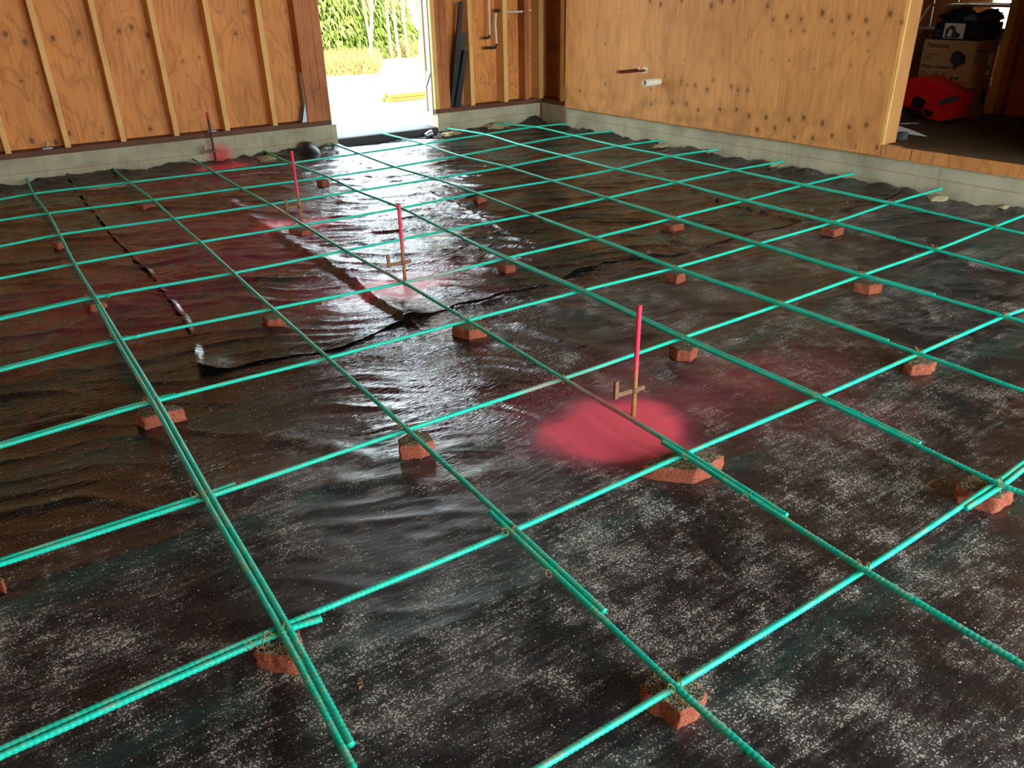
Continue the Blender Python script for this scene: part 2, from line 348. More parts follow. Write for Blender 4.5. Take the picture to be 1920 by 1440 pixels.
def seg_dist(X, Y, P):
    best = np.full(X.shape, 9.0); side = np.zeros(X.shape)
    for a, b in zip(P[:-1], P[1:]):
        d = b - a; L2 = d @ d; t = np.clip(((X - a[0]) * d[0] + (Y - a[1]) * d[1]) / L2, 0, 1)
        dx = X - a[0] - t * d[0]; dy = Y - a[1] - t * d[1]; r = np.hypot(dx, dy)
        s = np.sign(d[0] * dy - d[1] * dx); m = r < best; best[m] = r[m]; side[m] = s[m]
    return best, side
WD = -0.45   # the way most wrinkles run
def base_h(X, Y):
    c, s = math.cos(WD), math.sin(WD)
    wx = X + .10 * pn(X * 2, Y * 2, 11); wy = Y + .10 * pn(X * 2, Y * 2, 12)
    U = c * wx + s * wy; V = -s * wx + c * wy
    far = ss(.6, 2.6, Y + .15 * X)
    z = .006 * pn(X * 1.3, Y * 1.3, 1) + .003 * pn(X * 3, Y * 3, 2)
    rid = 1 - np.abs(pn(U * 1.3, V * 6.0, 3)) * 2.2; rid = np.clip(rid, 0, 1) ** 2
    rid2 = 1 - np.abs(pn(U * 3.1 + 9, V * 15, 4)) * 2.2; rid2 = np.clip(rid2, 0, 1) ** 2
    z += (.0028 + .0105 * far) * rid + (.0012 + .0050 * far) * rid2 * (.5 + .8 * pn(X, Y, 5))
    z += (.0004 + .0026 * far) * pn(U * 9, V * 34, 6)
    z += (.0002 + .0007 * far) * (1 - np.abs(pn(X * 11 + 3 * pn(X * 2, Y * 2, 51), Y * 11 + 3 * pn(X * 2, Y * 2, 52), 53)) * 2)
    rip = np.exp(-(((X - 1.0) / .55) ** 2 + ((Y - 1.0) / .7) ** 2))
    z += .0048 * rip * np.clip(pn(U * 5, V * 42 + 2 * pn(U * 3, V * 3, 8), 7) + .1, 0, 1)
    for P, h, w, sh in CREASE:
        m = (X > P[:, 0].min() - 5 * w) & (X < P[:, 0].max() + 5 * w) & (Y > P[:, 1].min() - 5 * w) & (Y < P[:, 1].max() + 5 * w)
        if not m.any(): continue
        d, sd = seg_dist(X[m], Y[m], P)
        if sh == 0: f = np.exp(-(d / w) ** 2)
        else:
            q = d * sd * sh; f = np.where(q > 0, np.exp(-(q / (w * 1.3)) ** 2), np.exp(-(q / (w * .3)) ** 2))
        zz = z[m]; zz += h * f * (.8 + .5 * pn(X[m] * 7, Y[m] * 7, 9)); z[m] = zz
    # heaped against the walls
    jag = .35 + 1.0 * pn(X * 3.2, Y * 3.2, 21) + .5 * pn(X * 11, Y * 11, 22)
    db = YB(X) - Y; dr = XR(Y) - X
    z += np.clip(jag + .45, .1, 1.2) * .036 * (1 - ss(.0, .17, db)) * (1 - .9 * ss(2.45, 2.55, X) * (1 - ss(3.4, 3.5, X))) + np.clip(jag + .45, .1, 1.2) * .034 * (1 - ss(.0, .17, dr))
    return z + .002
PAINT = [(az(1162, 808), .27, .25, 1.0), (az(745, 541), .34, .24, .66), (az(560, 428), .36, .30, .62), (Vector((1.42, 5.33, 0)), .30, .14, .75)]
WIDE = [((1.7, .25), .85, .32, .36), ((1.25, .45), .65, .45, .32), ((1.2, 2.0), .9, .6, .34), ((.9, 3.2), 1.1, 1.3, .36), ((.2, 2.6), 1.1, 1.0, .30), ((1.2, 4.9), .9, .6, .30), ((1.0, 1.0), .8, .6, .16), ((1.9, -.1), .5, .3, .2)]
def covers(X, Y):
    nz = pn(X * 4, Y * 4, 31)
    D = np.clip(1.0 - .80 * ss(.9, 2.4, Y - .35 * (X - 1.3)), 0, 1)
    D = D * (1 - .45 * np.exp(-(((X - 1.0) / .45) ** 2 + ((Y - 1.05) / .5) ** 2))); D = D * (1 - .5 * ss(2.8, 4, Y))
    P = np.zeros(X.shape)
    for (c, rx, ry, a) in PAINT:
        e = np.hypot((X - c.x) / rx, (Y - c.y) / ry) + .22 * nz
        P = np.maximum(P, a * (1 - ss(.25, 1.55, e)))
    for (c, rx, ry, a) in WIDE:
        e = np.hypot((X - c[0]) / rx, (Y - c[1]) / ry) + .3 * nz
        P = np.maximum(P, a * (1 - ss(.1, 1.2, e)))
    W = .16 + .84 * ss(.55, 1.4, Y + .2 * X - .1)
    RP = np.exp(-(((X - 1.05) / .65) ** 2 + ((Y - 1.0) / .65) ** 2) ** 1.5) + .8 * np.exp(-(((X - 1.5) / .7) ** 2 + ((Y - 2.6) / .9) ** 2) ** 1.5) + .12
    return np.stack([D, P, W, np.clip(RP, 0, 1)], -1)
def grid_sheet(name, X, Y, Z, m, parent=None):
    ny, nx = X.shape; V = np.stack([X, Y, Z], -1).reshape(-1, 3).astype(np.float32)
    i, j = np.meshgrid(np.arange(ny - 1), np.arange(nx - 1), indexing='ij'); a = i * nx + j
    Q = np.stack([a, a + 1, a + nx + 1, a + nx], -1).reshape(-1, 4).astype(np.int32)
    me = bpy.data.meshes.new(name); me.vertices.add(len(V)); me.vertices.foreach_set('co', V.ravel())
    me.loops.add(Q.size); me.loops.foreach_set('vertex_index', Q.ravel()); me.polygons.add(len(Q))
    me.polygons.foreach_set('loop_start', np.arange(0, Q.size, 4, dtype=np.int32)); me.polygons.foreach_set('use_smooth', np.ones(len(Q), bool)); me.update(calc_edges=True)
    return me
def attr(me, nm, arr):
    a = me.color_attributes.new(nm, 'FLOAT_COLOR', 'POINT'); a.data.foreach_set('color', arr.reshape(-1).astype(np.float32))

# the earth beneath, which is the floor of the shell
box('floor', -3.2, 5.3, -4.6, 5.75, -.3, -.055, M['soil'])['kind'] = 'structure'
xs = np.concatenate([np.arange(-3.15, -.7, .06), np.arange(-.7, 5.12, .0085)]); ys = np.concatenate([np.arange(-4.5, -1.2, .06), np.arange(-1.2, 5.60, .0085)])
X, Y = np.meshgrid(xs, ys)
Xc = np.minimum(X, XR(Y) + .01); Yc = np.minimum(Y, YB(Xc) + .01)
Z = base_h(Xc, Yc)
me = grid_sheet('plastic_sheet', Xc, Yc, Z, None); attr(me, 'cover', covers(Xc, Yc))
o = link('plastic_sheet', me, M['poly']); tag(o, 'large dusty black plastic sheet covering the whole ground under the rebar grid', 'plastic sheet')
# second sheet lapped over it
le = [(5.48, .30), (4.397, .293), (3.58, .298), (2.81, .33), (2.58, .318), (2.12, .32), (1.79, .284), (1.55, .235)]
ne = [(.235, 1.55), (.30, 1.50), (.49, 1.495), (.77, 1.42), (1.12, 1.508), (1.40, 1.55), (1.80, 1.515), (2.31, 1.60), (2.70, 1.46), (3.3, 1.5), (4.0, 1.47), (4.83, 1.50)]
nu = int(4.6 / .009); nv = int(4.0 / .009)
s = np.linspace(0, 1, nu); t = np.linspace(0, 1, nv)
nex = np.linspace(ne[0][0], ne[-1][0], nu); ney = np.interp(nex, [p[0] for p in ne], [p[1] for p in ne])
Tm, Sm = np.meshgrid(t, s, indexing='ij')
Yf = YB(nex[None, :] * 1.0) - .02
Y2 = ney[None, :] + (Yf - ney[None, :]) * Tm
lx = np.interp(Y2, [p[0] for p in le][::-1], [p[1] for p in le][::-1])
X2 = lx + (np.minimum(XR(Y2) - .01, 4.9) - lx) * Sm
X2 += .01 * pn(Y2 * 9, X2 * 0 + 3.3, 41) * (1 - ss(0, .03, Sm)); Y2 += .014 * pn(X2 * 8, X2 * 0, 42) * (1 - ss(0, .03, Tm))
Z2 = base_h(X2, Y2) + .0045
ed = X2 - lx; en = Y2 - ney[None, :]
curl = .010 * (1 + 1.6 * pn(Y2 * 5, X2 * 0, 43)) * (1 - ss(0, .035, ed)) + .012 * np.clip(.4 + 1.8 * pn(X2 * 4, X2 * 0, 44), 0, 2) * (1 - ss(0, .04, en))
cr = np.hypot(X2 - .25, Y2 - 1.56); curl += .03 * (1 - ss(.0, .16, cr)); curl *= (1 - ss(2.6, 3.2, X2)) * .9 + .1
Z2 += np.maximum(curl, 0)
me = grid_sheet('plastic_sheet', X2, Y2, Z2, None); cv = covers(X2, Y2); cv[..., 2] = np.maximum(cv[..., 2], .8); cv[..., 0] *= .8; attr(me, 'cover', cv)
o = link('plastic_sheet', me, M['poly']); tag(o, 'cleaner shiny black plastic sheet lapped over the other, its edge curling up', 'plastic sheet')
def zfl(x, y):
    a = float(base_h(np.array([[float(x)]]), np.array([[float(y)]]))[0, 0]); 
    return a + (.0045 if (x > .3 and y > 1.5) else 0)

# ------------------------------------------------------------------ rebar grid
P = {}
def a(j, d):
    for i, p in d.items(): P[(j, i)] = p
a(0, {0: (533, 1178), 1: (389, 929), 2: (290, 751), 3: (222, 637), 4: (178, 557), 5: (140, 495), 6: (112, 440), 7: (90, 400), 8: (63, 363)})
a(1, {-1: (1272, 1284), 0: (962, 995), 1: (764, 806), 2: (614, 671), 3: (511, 579), 4: (438, 512), 5: (375, 454), 6: (325, 410), 7: (287, 375), 8: (243, 342)})
a(2, {-1: (1625, 1066), 0: (1285, 851), 1: (1056, 710), 2: (877, 601), 3: (757, 530), 4: (648, 470), 5: (569, 422), 6: (506, 383), 7: (452, 353), 8: (402, 323)})
a(3, {-1: (1870, 903), 0: (1536, 745), 1: (1281, 633), 2: (1092, 545), 3: (950, 484), 4: (838, 432), 5: (752, 390), 6: (670, 358), 7: (615, 332), 8: (545, 306)})
a(4, {0: (1725, 662), 1: (1465, 570), 2: (1265, 502), 3: (1114, 446), 4: (997, 402), 5: (893, 362), 6: (815, 335), 7: (740, 313), 8: (673, 288)})
a(5, {0: (1886, 592), 1: (1617, 516), 2: (1422, 457), 3: (1263, 409), 4: (1139, 371), 5: (1035, 339), 6: (950, 313), 7: (862, 292), 8: (795, 270)})
a(6, {1: (1755, 468), 2: (1562, 417), 3: (1397, 376), 4: (1268, 342), 5: (1155, 317), 6: (1057, 292), 7: (975, 271), 8: (910, 252)})
a(7, {1: (1865, 425), 2: (1671, 381), 3: (1508, 347), 4: (1376, 319), 5: (1257, 293), 6: (1160, 274), 7: (1075, 254), 8: (1003, 238)})
ZA, ZB = .0655, .0812
R_BAR = .0075
def rebar(nodes, label, group):
    pts = spline(nodes, .004)
    me = tube_mesh('rebar', pts, R_BAR, 8, rf=lambda i: (1.12 if (i // 1) % 3 == 0 else .95))
    o = link('rebar', me, M['rebar']); return tag(o, label, 'rebar', group)
ORD = ['first', 'second', 'third', 'fourth', 'fifth', 'sixth', 'seventh', 'eighth', 'ninth', 'tenth']
wall_start = [(50, 333), (210, 315), (360, 297), (497, 284), (620, 268), (715, 258), (835, 240), (927, 231)]
near_end = [(672, 1440), (1452, 1440), (1920, 1243), (1920, 922), (1920, 733), (1920, 603), (1920, 515), (1920, 440)]
lap_far_end = [(660, 1396), (1137, 1145), (1480, 964), (1728, 830), (1668, 638), (1745, 556), (1678, 446), (1728, 393)]
lap_near_start = [(184, 572), (923, 958), (1247, 827), (872, 447), (1019, 412), (1162, 378), (1296, 351), (1408, 323)]
GA, GB = 'crosswise green rebar', 'lengthwise green rebar'
for j in range(8):
    rows = sorted(i for (jj, i) in P if jj == j)
    pts = [az(*P[(j, i)], ZB) for i in rows]                       # near to far
    ws = az(*wall_start[j], .06 if j < 6 else .07)
    ne_ = az(*near_end[j], ZB)
    if j < 3 or j == 3: pts = [ne_] + pts
    d = (pts[0] - pts[1]).normalized(); tail = pts[0] + d * max(.3, (pts[0].y + 1.9)); tail.z = ZB
    lfe = az(*lap_far_end[j], ZB); lns = az(*lap_near_start[j], ZB)
    full = [tail] + pts + [ws]
    def at_y(y):
        for p, q in zip(full[:-1], full[1:]):
            if p.y <= y <= q.y: return p.lerp(q, (y - p.y) / (q.y - p.y))
        return full[0]
    off = Vector((.0082, 0, 0))
    if (full[-1] - full[-2]).length < .05: full.pop(-2)
    wend = full[-1] + (full[-1] - full[-2]).normalized() * (.05 if j != 5 else 0)
    mid = [p for p in full[1:-1] if p.y > lfe.y + .08]
    far = [at_y(lfe.y) + off] + [p + off * (1 if p.y < lns.y + .1 else 0) for p in mid] + [full[-1], wend]
    nearp = [p - off for p in full if p.y < lns.y - .08] + [at_y(lns.y) - off]
    nm = ORD[j] + ' from the left'
    if j == 5: far[-1].z = far[-2].z = .10; 
    rebar(far, f'far-half lengthwise green rebar set into the back wall, {nm}', GB)
    rebar(nearp, f'near-half lengthwise green rebar lapped onto the far one, {nm}', GB)
# crosswise bars
row_end = {8: (1085, 230), 7: (1167, 244), 6: (1255, 261), 5: (1356, 279), 4: (1472, 302), 3: (1607, 324), 2: (1768, 353)}
row_start = {0: (0, 1412), 1: (0, 1055), 2: (0, 835), 3: (0, 693), 4: (0, 597), 5: (0, 522), 6: (0, 462), 7: (0, 413), 8: (0, 374)}
lap_left = {0: ((602, 1158), -1), 1: ((442, 909), 1), 2: ((330, 741), 1), 3: ((260, 632), 1), 4: ((207, 555), 1)}
for i in range(-1, 9):
    cols = sorted(j for (j, ii) in P if ii == i)
    pts = [az(*P[(j, i)], ZA) for j in cols]
    if i == -1: pts = [az(1012, 1440, ZA)] + pts + [az(1920, 866, ZA)]
    else: pts = [az(*row_start[i], ZA)] + pts
    if i == 0: pts = pts + [az(1920, 580, ZA)]
    if i == 1: pts = pts + [az(1920, 404, ZA)]
    dl = (pts[0] - pts[1]).normalized(); left = pts[0] + dl * max(.4, pts[0].x + 1.6)
    if i in row_end:
        e = az(*row_end[i], .07); e2 = e + Vector((.06, 0, 0)) ; pts = pts + [e, e2]
    else:
        dr_ = (pts[-1] - pts[-2]).normalized(); k = (XR(pts[-1].y) + .04 - pts[-1].x); 
        if k > .05: pts = pts + [pts[-1] + dr_ * k]
    off = Vector((0, .0082, 0))
    full = [left] + pts
    if i in lap_left:
        (px, sgn) = lap_left[i]; e = az(*px, ZA)
        main = [p + off * (-sgn if p.x < e.x + .1 else 0) for p in full]
        lap = [p + off * sgn for p in full if p.x < e.x - .05] + [Vector((e.x, e.y, ZA)) + off * sgn * .5]
        rebar(lap, f'crosswise green rebar lapped at the left, {ORD[i+1]} line from the front', GA)
    else: main = full
    rebar(main, f'long crosswise green rebar, {ORD[i+1]} line from the front', GA)
rebar([az(1800, 948, ZA) + Vector((0, -.016, 0)), az(1871, 903, ZA) + Vector((0, -.016, 0)), az(1920, 866, ZA) + Vector((0, -.016, 0)), az(1920, 866, ZA) + Vector((.8, -.01, 0))], 'crosswise green rebar piece lapped over the brick at the right edge', GA)

# wire ties
def tie_mesh(seed):
    rnd = random.Random(seed); pts = []
    for k in range(30):                                            # a tight diagonal turn round both bars
        t = k / 29 * 2 * math.pi * 1.6
        pts.append((.0135 * math.cos(t) * .72 + k * .00006, .0135 * math.cos(t) * .72 - k * .0001, .0175 * math.sin(t)))
    b = pts[-1]; e = rnd.uniform(.02, .035); an = rnd.uniform(1.9, 3.6)
    dx, dy = math.cos(an), math.sin(an)
    for k in range(1, 9): pts.append((b[0] + dx * e * k / 8, b[1] + dy * e * k / 8, b[2] * (1 - k / 8) + .018 * k / 8 + .004 * math.sin(k)))
    c = pts[-1]
    for k in range(1, 14):
        t = k / 13 * 5.6; pts.append((c[0] + .007 * (1 - math.cos(t)) * dx, c[1] + .007 * math.sin(t), c[2] + .006 * math.sin(t)))
    return tube_mesh('wire_tie', spline(pts, .0025), .0011, 5)
ties = [tie_mesh(k) for k in range(5)]
FRONT = ['nearest', 'second', 'third', 'fourth', 'fifth', 'sixth', 'seventh']
for (j, i) in sorted(P):
    if i > 5 or (i > 3 and j in (2, 4)): continue
    p = az(*P[(j, i)], (ZA + ZB) / 2)
    o = link('wire_tie', ties[(i * 3 + j) % 5], None, None, p); o.rotation_euler = (0, 0, 0 if (i + j) % 2 else .25)
    if not o.data.materials: o.data.materials.append(M['tie'])
    tag(o, f'rusty wire tie where the {FRONT[i+1]} crosswise line meets the {ORD[j]} lengthwise bar', 'wire tie', 'wire ties on the rebar crossings')
for (px, lb) in (((1043, 1072), 'rusty wire tie round the two lapped bars below the centre crossing'), ((1404, 932), 'rusty wire tie with a loose curl on the lapped bars beyond the pink patch'), ((497, 1203), 'rusty wire tie on the lapped crosswise bars over the front left brick')):
    p = az(*px, .07); o = link('wire_tie', ties[1], None, None, p); tag(o, lb, 'wire tie', 'wire ties on the lapped bars')

# ------------------------------------------------------------------ bricks
def brick(top, label, h=.057, name='brick', wob=.0035, mat=None):
    T = [az(px, py, h) for px, py in top]; c = sum(T, Vector()) / len(T)
    n = 56; per = [(T[k], T[(k + 1) % len(T)]) for k in range(len(T))]; Ls = [(b - a_).length for a_, b in per]; tot = sum(Ls)
    ring = []
    for k in range(n):
        d = tot * k / n
        for (a_, b), l in zip(per, Ls):
            if d <= l: ring.append(a_.lerp(b, d / l)); break
            d -= l
    rs = random.Random(label); sx = rs.uniform(0, 50)
    bm = bmesh.new(); prof = [(.0, 0), (.3, 0), (.6, 0), (.85, 0), (.96, -.0006), (1.0, -.005), (1.01, -.016), (1.015, -.028), (1.01, -.040), (1.0, -.051), (.97, -h + .0005)]
    prev = None; cen = bm.verts.new((0, 0, 0))
    for f, dz in prof[1:]:
        rg = []
        for q in ring:
            v = (q - c) * f; v.z = dz
            nn = float(pn(np.array([q.x * 60 + sx + dz * 50]), np.array([q.y * 60 + dz * 70]), 3)[0]); n2 = float(pn(np.array([v.x * 90 + sx]), np.array([v.y * 90]), 4)[0])
            if dz > -h + .004:
                if dz < -.001: v.x += v.x / (v.length + 1e-6) * nn * wob * 2; v.y += v.y / (v.length + 1e-6) * nn * wob * 2
                v.z += n2 * wob * .7 - .002
            rg.append(bm.verts.new(v))
        if prev is None:
            for k in range(n): bm.faces.new((cen, rg[k], rg[(k + 1) % n]))
        else:
            for k in range(n): bm.faces.new((prev[k], rg[k], rg[(k + 1) % n], prev[(k + 1) % n]))
        prev = rg
    bm.faces.new(prev)
    me_ = bm_mesh(name, bm); o = link(name, me_, mat or M['brick'], None, c, True)
    return tag(o, label, 'brick', 'broken brick pieces under the rebar crossings')
brick([(497, 1185), (530, 1158), (562, 1178), (562, 1228), (548, 1232), (500, 1225), (474, 1218)], 'triangular broken red brick under the front left crossing of doubled bars')
brick([(1203, 1281), (1225, 1258), (1262, 1250), (1300, 1265), (1324, 1296), (1318, 1310), (1276, 1334), (1240, 1310), (1208, 1296)], 'jagged grit-topped red brick under the nearest centre crossing')
brick([(1797, 900), (1816, 889), (1866, 884), (1906, 914), (1872, 934), (1830, 922), (1800, 912)], 'long broken brick with clean orange end near the right edge')
brick([(1202, 868), (1255, 846), (1310, 838), (1358, 853), (1336, 868), (1302, 882), (1240, 876)], 'large flat earth-coated brick beside the bright pink patch')
brick([(746, 822), (770, 808), (800, 805), (814, 824), (790, 833), (749, 836)], 'orange brick half at the crossing before the shiny creased plastic')
brick([(252, 775), (262, 762), (330, 757), (345, 765), (318, 771), (268, 783)], 'flat red brick strip below the doubled bar at the left', .05)
brick([(1697, 678), (1706, 664), (1740, 664), (1757, 676), (1748, 682), (1712, 684)], 'pale orange brick lump under the fifth lengthwise bar', .05)
brick([(1256, 645), (1290, 634), (1309, 648), (1296, 658), (1270, 656)], 'small crumbling brown brick under the crossing behind the tallest pink rod', .05)
brick([(847, 610), (880, 598), (910, 602), (913, 612), (880, 620)], 'wedge shaped orange brick on the rippled shiny plastic', .05)
brick([(490, 590), (520, 586), (534, 596), (500, 600)], 'dull orange brick block on the lapped sheet left of the pink rods', .045)
brick([(156, 566), (178, 562), (200, 566), (168, 572)], 'dark brown brick beneath the first lengthwise bar where its lap begins', .045)
brick([(1250, 510), (1268, 506), (1286, 510), (1270, 516)], 'small red brick under the fifth lengthwise bar, fourth crosswise line', .05)
brick([(1601, 529), (1622, 523), (1656, 531), (1632, 535)], 'notched red brown brick stone under the sixth lengthwise bar', .05)
brick([(932, 493), (952, 489), (966, 496), (948, 498)], 'dark mossy brick with one bright orange corner', .05)
brick([(1541, 424), (1560, 419), (1583, 425), (1566, 430)], 'dark red brick lump nearest the right foundation', .05)
brick([(1241, 417), (1264, 414), (1283, 418), (1262, 422)], 'dull red brown brick in the middle of the far right plastic', .05)
brick([(541, 428), (560, 424), (588, 428), (566, 433)], 'brown brick at the foot of the pink rod second from the back', .05)
brick([(886, 368), (900, 366), (912, 369), (896, 372)], 'small dark red brick at the edge of the far glare', .05)
brick([(593, 337), (606, 334), (617, 337), (604, 340)], 'small black-brown brick in the far left glare', .05)
brick([(95, 452), (108, 448), (122, 451), (106, 455)], 'dark brick chip near the left edge below the first lengthwise bar', .045)
brick([(251, 380), (270, 377), (290, 381), (268, 385)], 'flat dark brick under the second lengthwise bar near the back wall', .04)
brick([(-14, 1085), (-4, 1078), (4, 1082), (2, 1092)], 'brick corner just showing at the left edge of the picture', .04)
brick([(668, 1282), (673, 1268), (679, 1272), (678, 1284), (674, 1290)], 'tiny red brick chip lying alone on the near plastic', .008, wob=.001)['group'] = 'loose brick chips'

# ------------------------------------------------------------------ pink-sprayed rods with screed hooks
M['dark_stake'] = simple('dark_rusty_rod', srgb(84, 40, 34), .7, .2, .3, 60)
M['pink'] = simple('red_spray_paint', srgb(220, 40, 64), .6, var=.1)
def stake(b, h, hz, label, first):
    t = empty('grade_stake', (b.x, b.y, b.z)); tag(t, label, 'stake', 'pink-sprayed grade stakes')
    pts = [(0, 0, -.06 + (h + .06) * k / 60) for k in range(61)]
    link('rod', tube_mesh('rod', pts, .0085, 10, rf=lambda i: 1.03 if i % 3 == 0 else .97), M['dark_stake'] if first == 2 else M['stake'], t)
    if first == 2: tag(link('painted_tip', tube_mesh('painted_tip', [(0, 0, h - .05), (0, 0, h + .001)], .0092, 10), M['pink'], t), 'red painted tip')
    bm = bmesh.new(); M1 = Matrix.Translation((0, 0, hz)) @ Matrix.Rotation(-.08, 4, 'Z')
    bx(bm, -.078, .040, -.0045, .0045, -.008, .008, M1)
    bx(bm, -.084, -.070, -.006, .006, -.012, .052, M1)
    hb = link('screed_hook', bm_mesh('screed_hook', bm), M['rust'], t); tag(hb, 'rusty J-shaped screed hook')
    bm = bmesh.new(); ring = [(.0135 * math.cos(q / 12 * 2 * math.pi), .0135 * math.sin(q / 12 * 2 * math.pi)) for q in range(12)]
    lo = [bm.verts.new((x, y, hz - .009)) for x, y in ring]; hi = [bm.verts.new((x, y, hz + .009)) for x, y in ring]
    for k in range(12): bm.faces.new((lo[k], lo[(k + 1) % 12], hi[(k + 1) % 12], hi[k]))
    bm.faces.new(hi); bm.faces.new(lo[::-1])
    link('hook_collar', bm_mesh('hook_collar', bm), M['rust'], hb, None, True)
    return t
stake(STAKES[0], .405, .105, 'tall pink-topped steel stake standing in the brightest pink spray patch', 1)
stake(STAKES[1], .394, .105, 'pink-topped stake beside the third crosswise line amid the shiny creases', 0)
stake(STAKES[2], .435, .105, 'pink-topped stake behind the brown brick, second from the back wall', 0)
stake(Vector((1.385, 5.455, .02)), .40, .10, 'dark stake against the back foundation with a red tip', 2)

# ------------------------------------------------------------------ back wall
def bq(bm, x0, x1, d0, d1, z0, z1):
    """box along the back wall: x range, depth range behind its inner face, z range"""
    y = lambda x, d: YB(x) + d
    return hexa(bm, [(x0, y(x0, d0), z0), (x1, y(x1, d0), z0), (x1, y(x1, d1), z0), (x0, y(x0, d1), z0), (x0, y(x0, d0), z1), (x1, y(x1, d0), z1), (x1, y(x1, d1), z1), (x0, y(x0, d1), z1)])
def bbox(name, x0, x1, d0, d1, z0, z1, m, parent):
    bm = bmesh.new(); bq(bm, x0, x1, d0, d1, z0, z1); return link(name, bm_mesh(name, bm), m, parent)
HT = 3.0
DH = 2.55
wb = empty('wall_back', (0, 5.6, 0)); wb['kind'] = 'structure'; wb.location = (0, 0, 0)
def knot_panel(name, U0, U1, V0, V1, step, to_xyz, knots, m, parent, thick):
    us = np.arange(U0, U1 + step * .5, step); vs = np.arange(V0, V1 + step * .5, step); us[-1] = U1; vs[-1] = V1
    Uu, Vv = np.meshgrid(us, vs); XYZ = to_xyz(Uu, Vv)
    me_ = grid_sheet(name, XYZ[0], XYZ[1], XYZ[2], None)
    K = np.zeros(Uu.shape); Gf = np.zeros(Uu.shape); Dk = np.zeros(Uu.shape)
    for (u, v, r) in knots:
        d = np.hypot(Uu - u, (Vv - v) * .72)
        K = np.maximum(K, .8 - .8 * ss(r * .45, r * .85, d)); Gf += np.exp(-d / (r * 2.8)); Dk = np.maximum(Dk, .5 * np.exp(-(d / (r * 1.5)) ** 2))
    if U0 > 1.7 and U1 > 4.85: Dk = np.maximum(Dk, np.clip(.55 * pn(Uu * 5, Vv * 9, 61) + .3 * pn(Uu * 17, Vv * 12, 62) + .12, 0, .6) * (1 - ss(.10, .28, Vv - .21)))
    attr(me_, 'knot', np.stack([K, Gf, Dk, np.ones_like(K)], -1))
    o = link(name, me_, m, parent); md = o.modifiers.new('thickness', 'SOLIDIFY'); md.thickness = thick; md.offset = 1 if False else 0
    return o
KB = [(10, 64, 4.5), (47, 79, 5), (99, 72, 4.5), (147, 62, 4), (224, 58, 4), (246, 51, 4), (277, 66, 4.5), (40, 152, 2.5), (268, 135, 2.3), (60, 264, 4.5), (105, 267, 5), (192, 249, 2), (282, 242, 4), (343, 115, 2), (374, 108, 2), (442, 63, 3), (456, 22, 2), (451, 151, 1.8), (535, 20, 1.6), (560, 54, 2.2), (130, 250, 4), (69, 137, 1.5)]
def back_knots(off): return [(ab(px, py, off).x, ab(px, py, off).z, r * 7.3 / F) for px, py, r in KB]
DS = .14
knot_panel('sheathing', -3.1, 2.36, .2, HT, .012, lambda u, v: (u, YB(u) + DS + .008, v), back_knots(DS), M['ply_back'], wb, .012)
KB2 = [(903, 147, 1.6), (918, 156, 1.5), (927, 165, 1.3), (960, 157, 1.3), (968, 162, 1.4), (986, 157, 1.5), (1003, 160, 3), (893, 39, 1.3), (966, 28, 1.4), (924, 107, 1), (903, 16, 1), (942, 15, 1.2)]
knot_panel('sheathing', 3.6, 4.80, .2, HT, .012, lambda u, v: (u, YB(u) + DS + .008, v), [(ab(px, py, DS).x, ab(px, py, DS).z, r * 8 / F) for px, py, r in KB2], M['ply_back'], wb, .012)
bbox('foundation', -3.1, 2.475, 0, .2, -.25, .212, M['conc'], wb)
bbox('foundation', 3.475, 4.624, 0, .2, -.25, .207, M['conc'], wb)
bbox('sill_plate', -3.1, 2.44, .008, .15, .212, .252, M['sill'], wb)
bbox('sill_plate', 3.46, 4.66, .008, .15, .207, .246, M['sill'], wb)
bbox('light_leak_skin', -3.2, 2.474, .205, .222, -.3, HT, M['wrap'], wb); bbox('light_leak_skin', 3.476, 8.1, .205, .222, -.3, HT, M['wrap'], wb)  # unseen outer skin, added to stop sky light leaking in at the corner
bbox('corner_light_plug', 4.625, 4.95, .01, .2, -.25, .246, M['sill'], wb)  # filler added to plug the sky light leak beside the recessed bay
bbox('header', 2.36, 3.62, .0, .2, DH, HT, M['stud'], wb)
bbox('top_plate', -3.1, 2.36, .01, .13, HT - .04, HT, M['stud'], wb); bbox('top_plate', 3.62, 4.9, .01, .13, HT - .04, HT, M['stud'], wb)
for px, py in ((22, 287), (133, 273), (237, 262), (336.5, 252), (431.5, 243), (521, 234)):
    x1 = ab(px, py, .01).x; bbox('stud', x1 - .038, x1, .010, DS, .252, HT - .04, M['stud'], wb)
for k in (1, 2, 3, 4, 5, 6): 
    x1 = ab(22, 287, .01).x - .4064 * k; bbox('stud', x1 - .038, x1, .010, DS, .252, HT - .04, M['stud'], wb)
# posts on either side of the doorway, three plies each
for k, (x0, x1) in enumerate(((2.235, 2.305), (2.307, 2.37), (2.372, 2.44))): bbox('post_ply', x0, x1, .006 + .002 * (k % 2), .15, .252, HT, M['stud_red'], wb)
for k, (x0, x1) in enumerate(((3.462, 3.505), (3.507, 3.548), (3.55, 3.62))): bbox('post_ply', x0, x1, .006 + .003 * (k % 2), .05 + .09, .246, HT, (M['stud'] if k == 0 else M['stud_red']), wb)
bbox('house_wrap', 2.44, 2.452, .03, .19, .212, DH, M['wrap'], wb)
bbox('flashing_tape', 3.452, 3.462, .045, .125, .20, DH, M['grey_tape'], wb)
bbox('door_buck', 3.440, 3.462, .125, .185, .50, DH, M['stud'], wb)
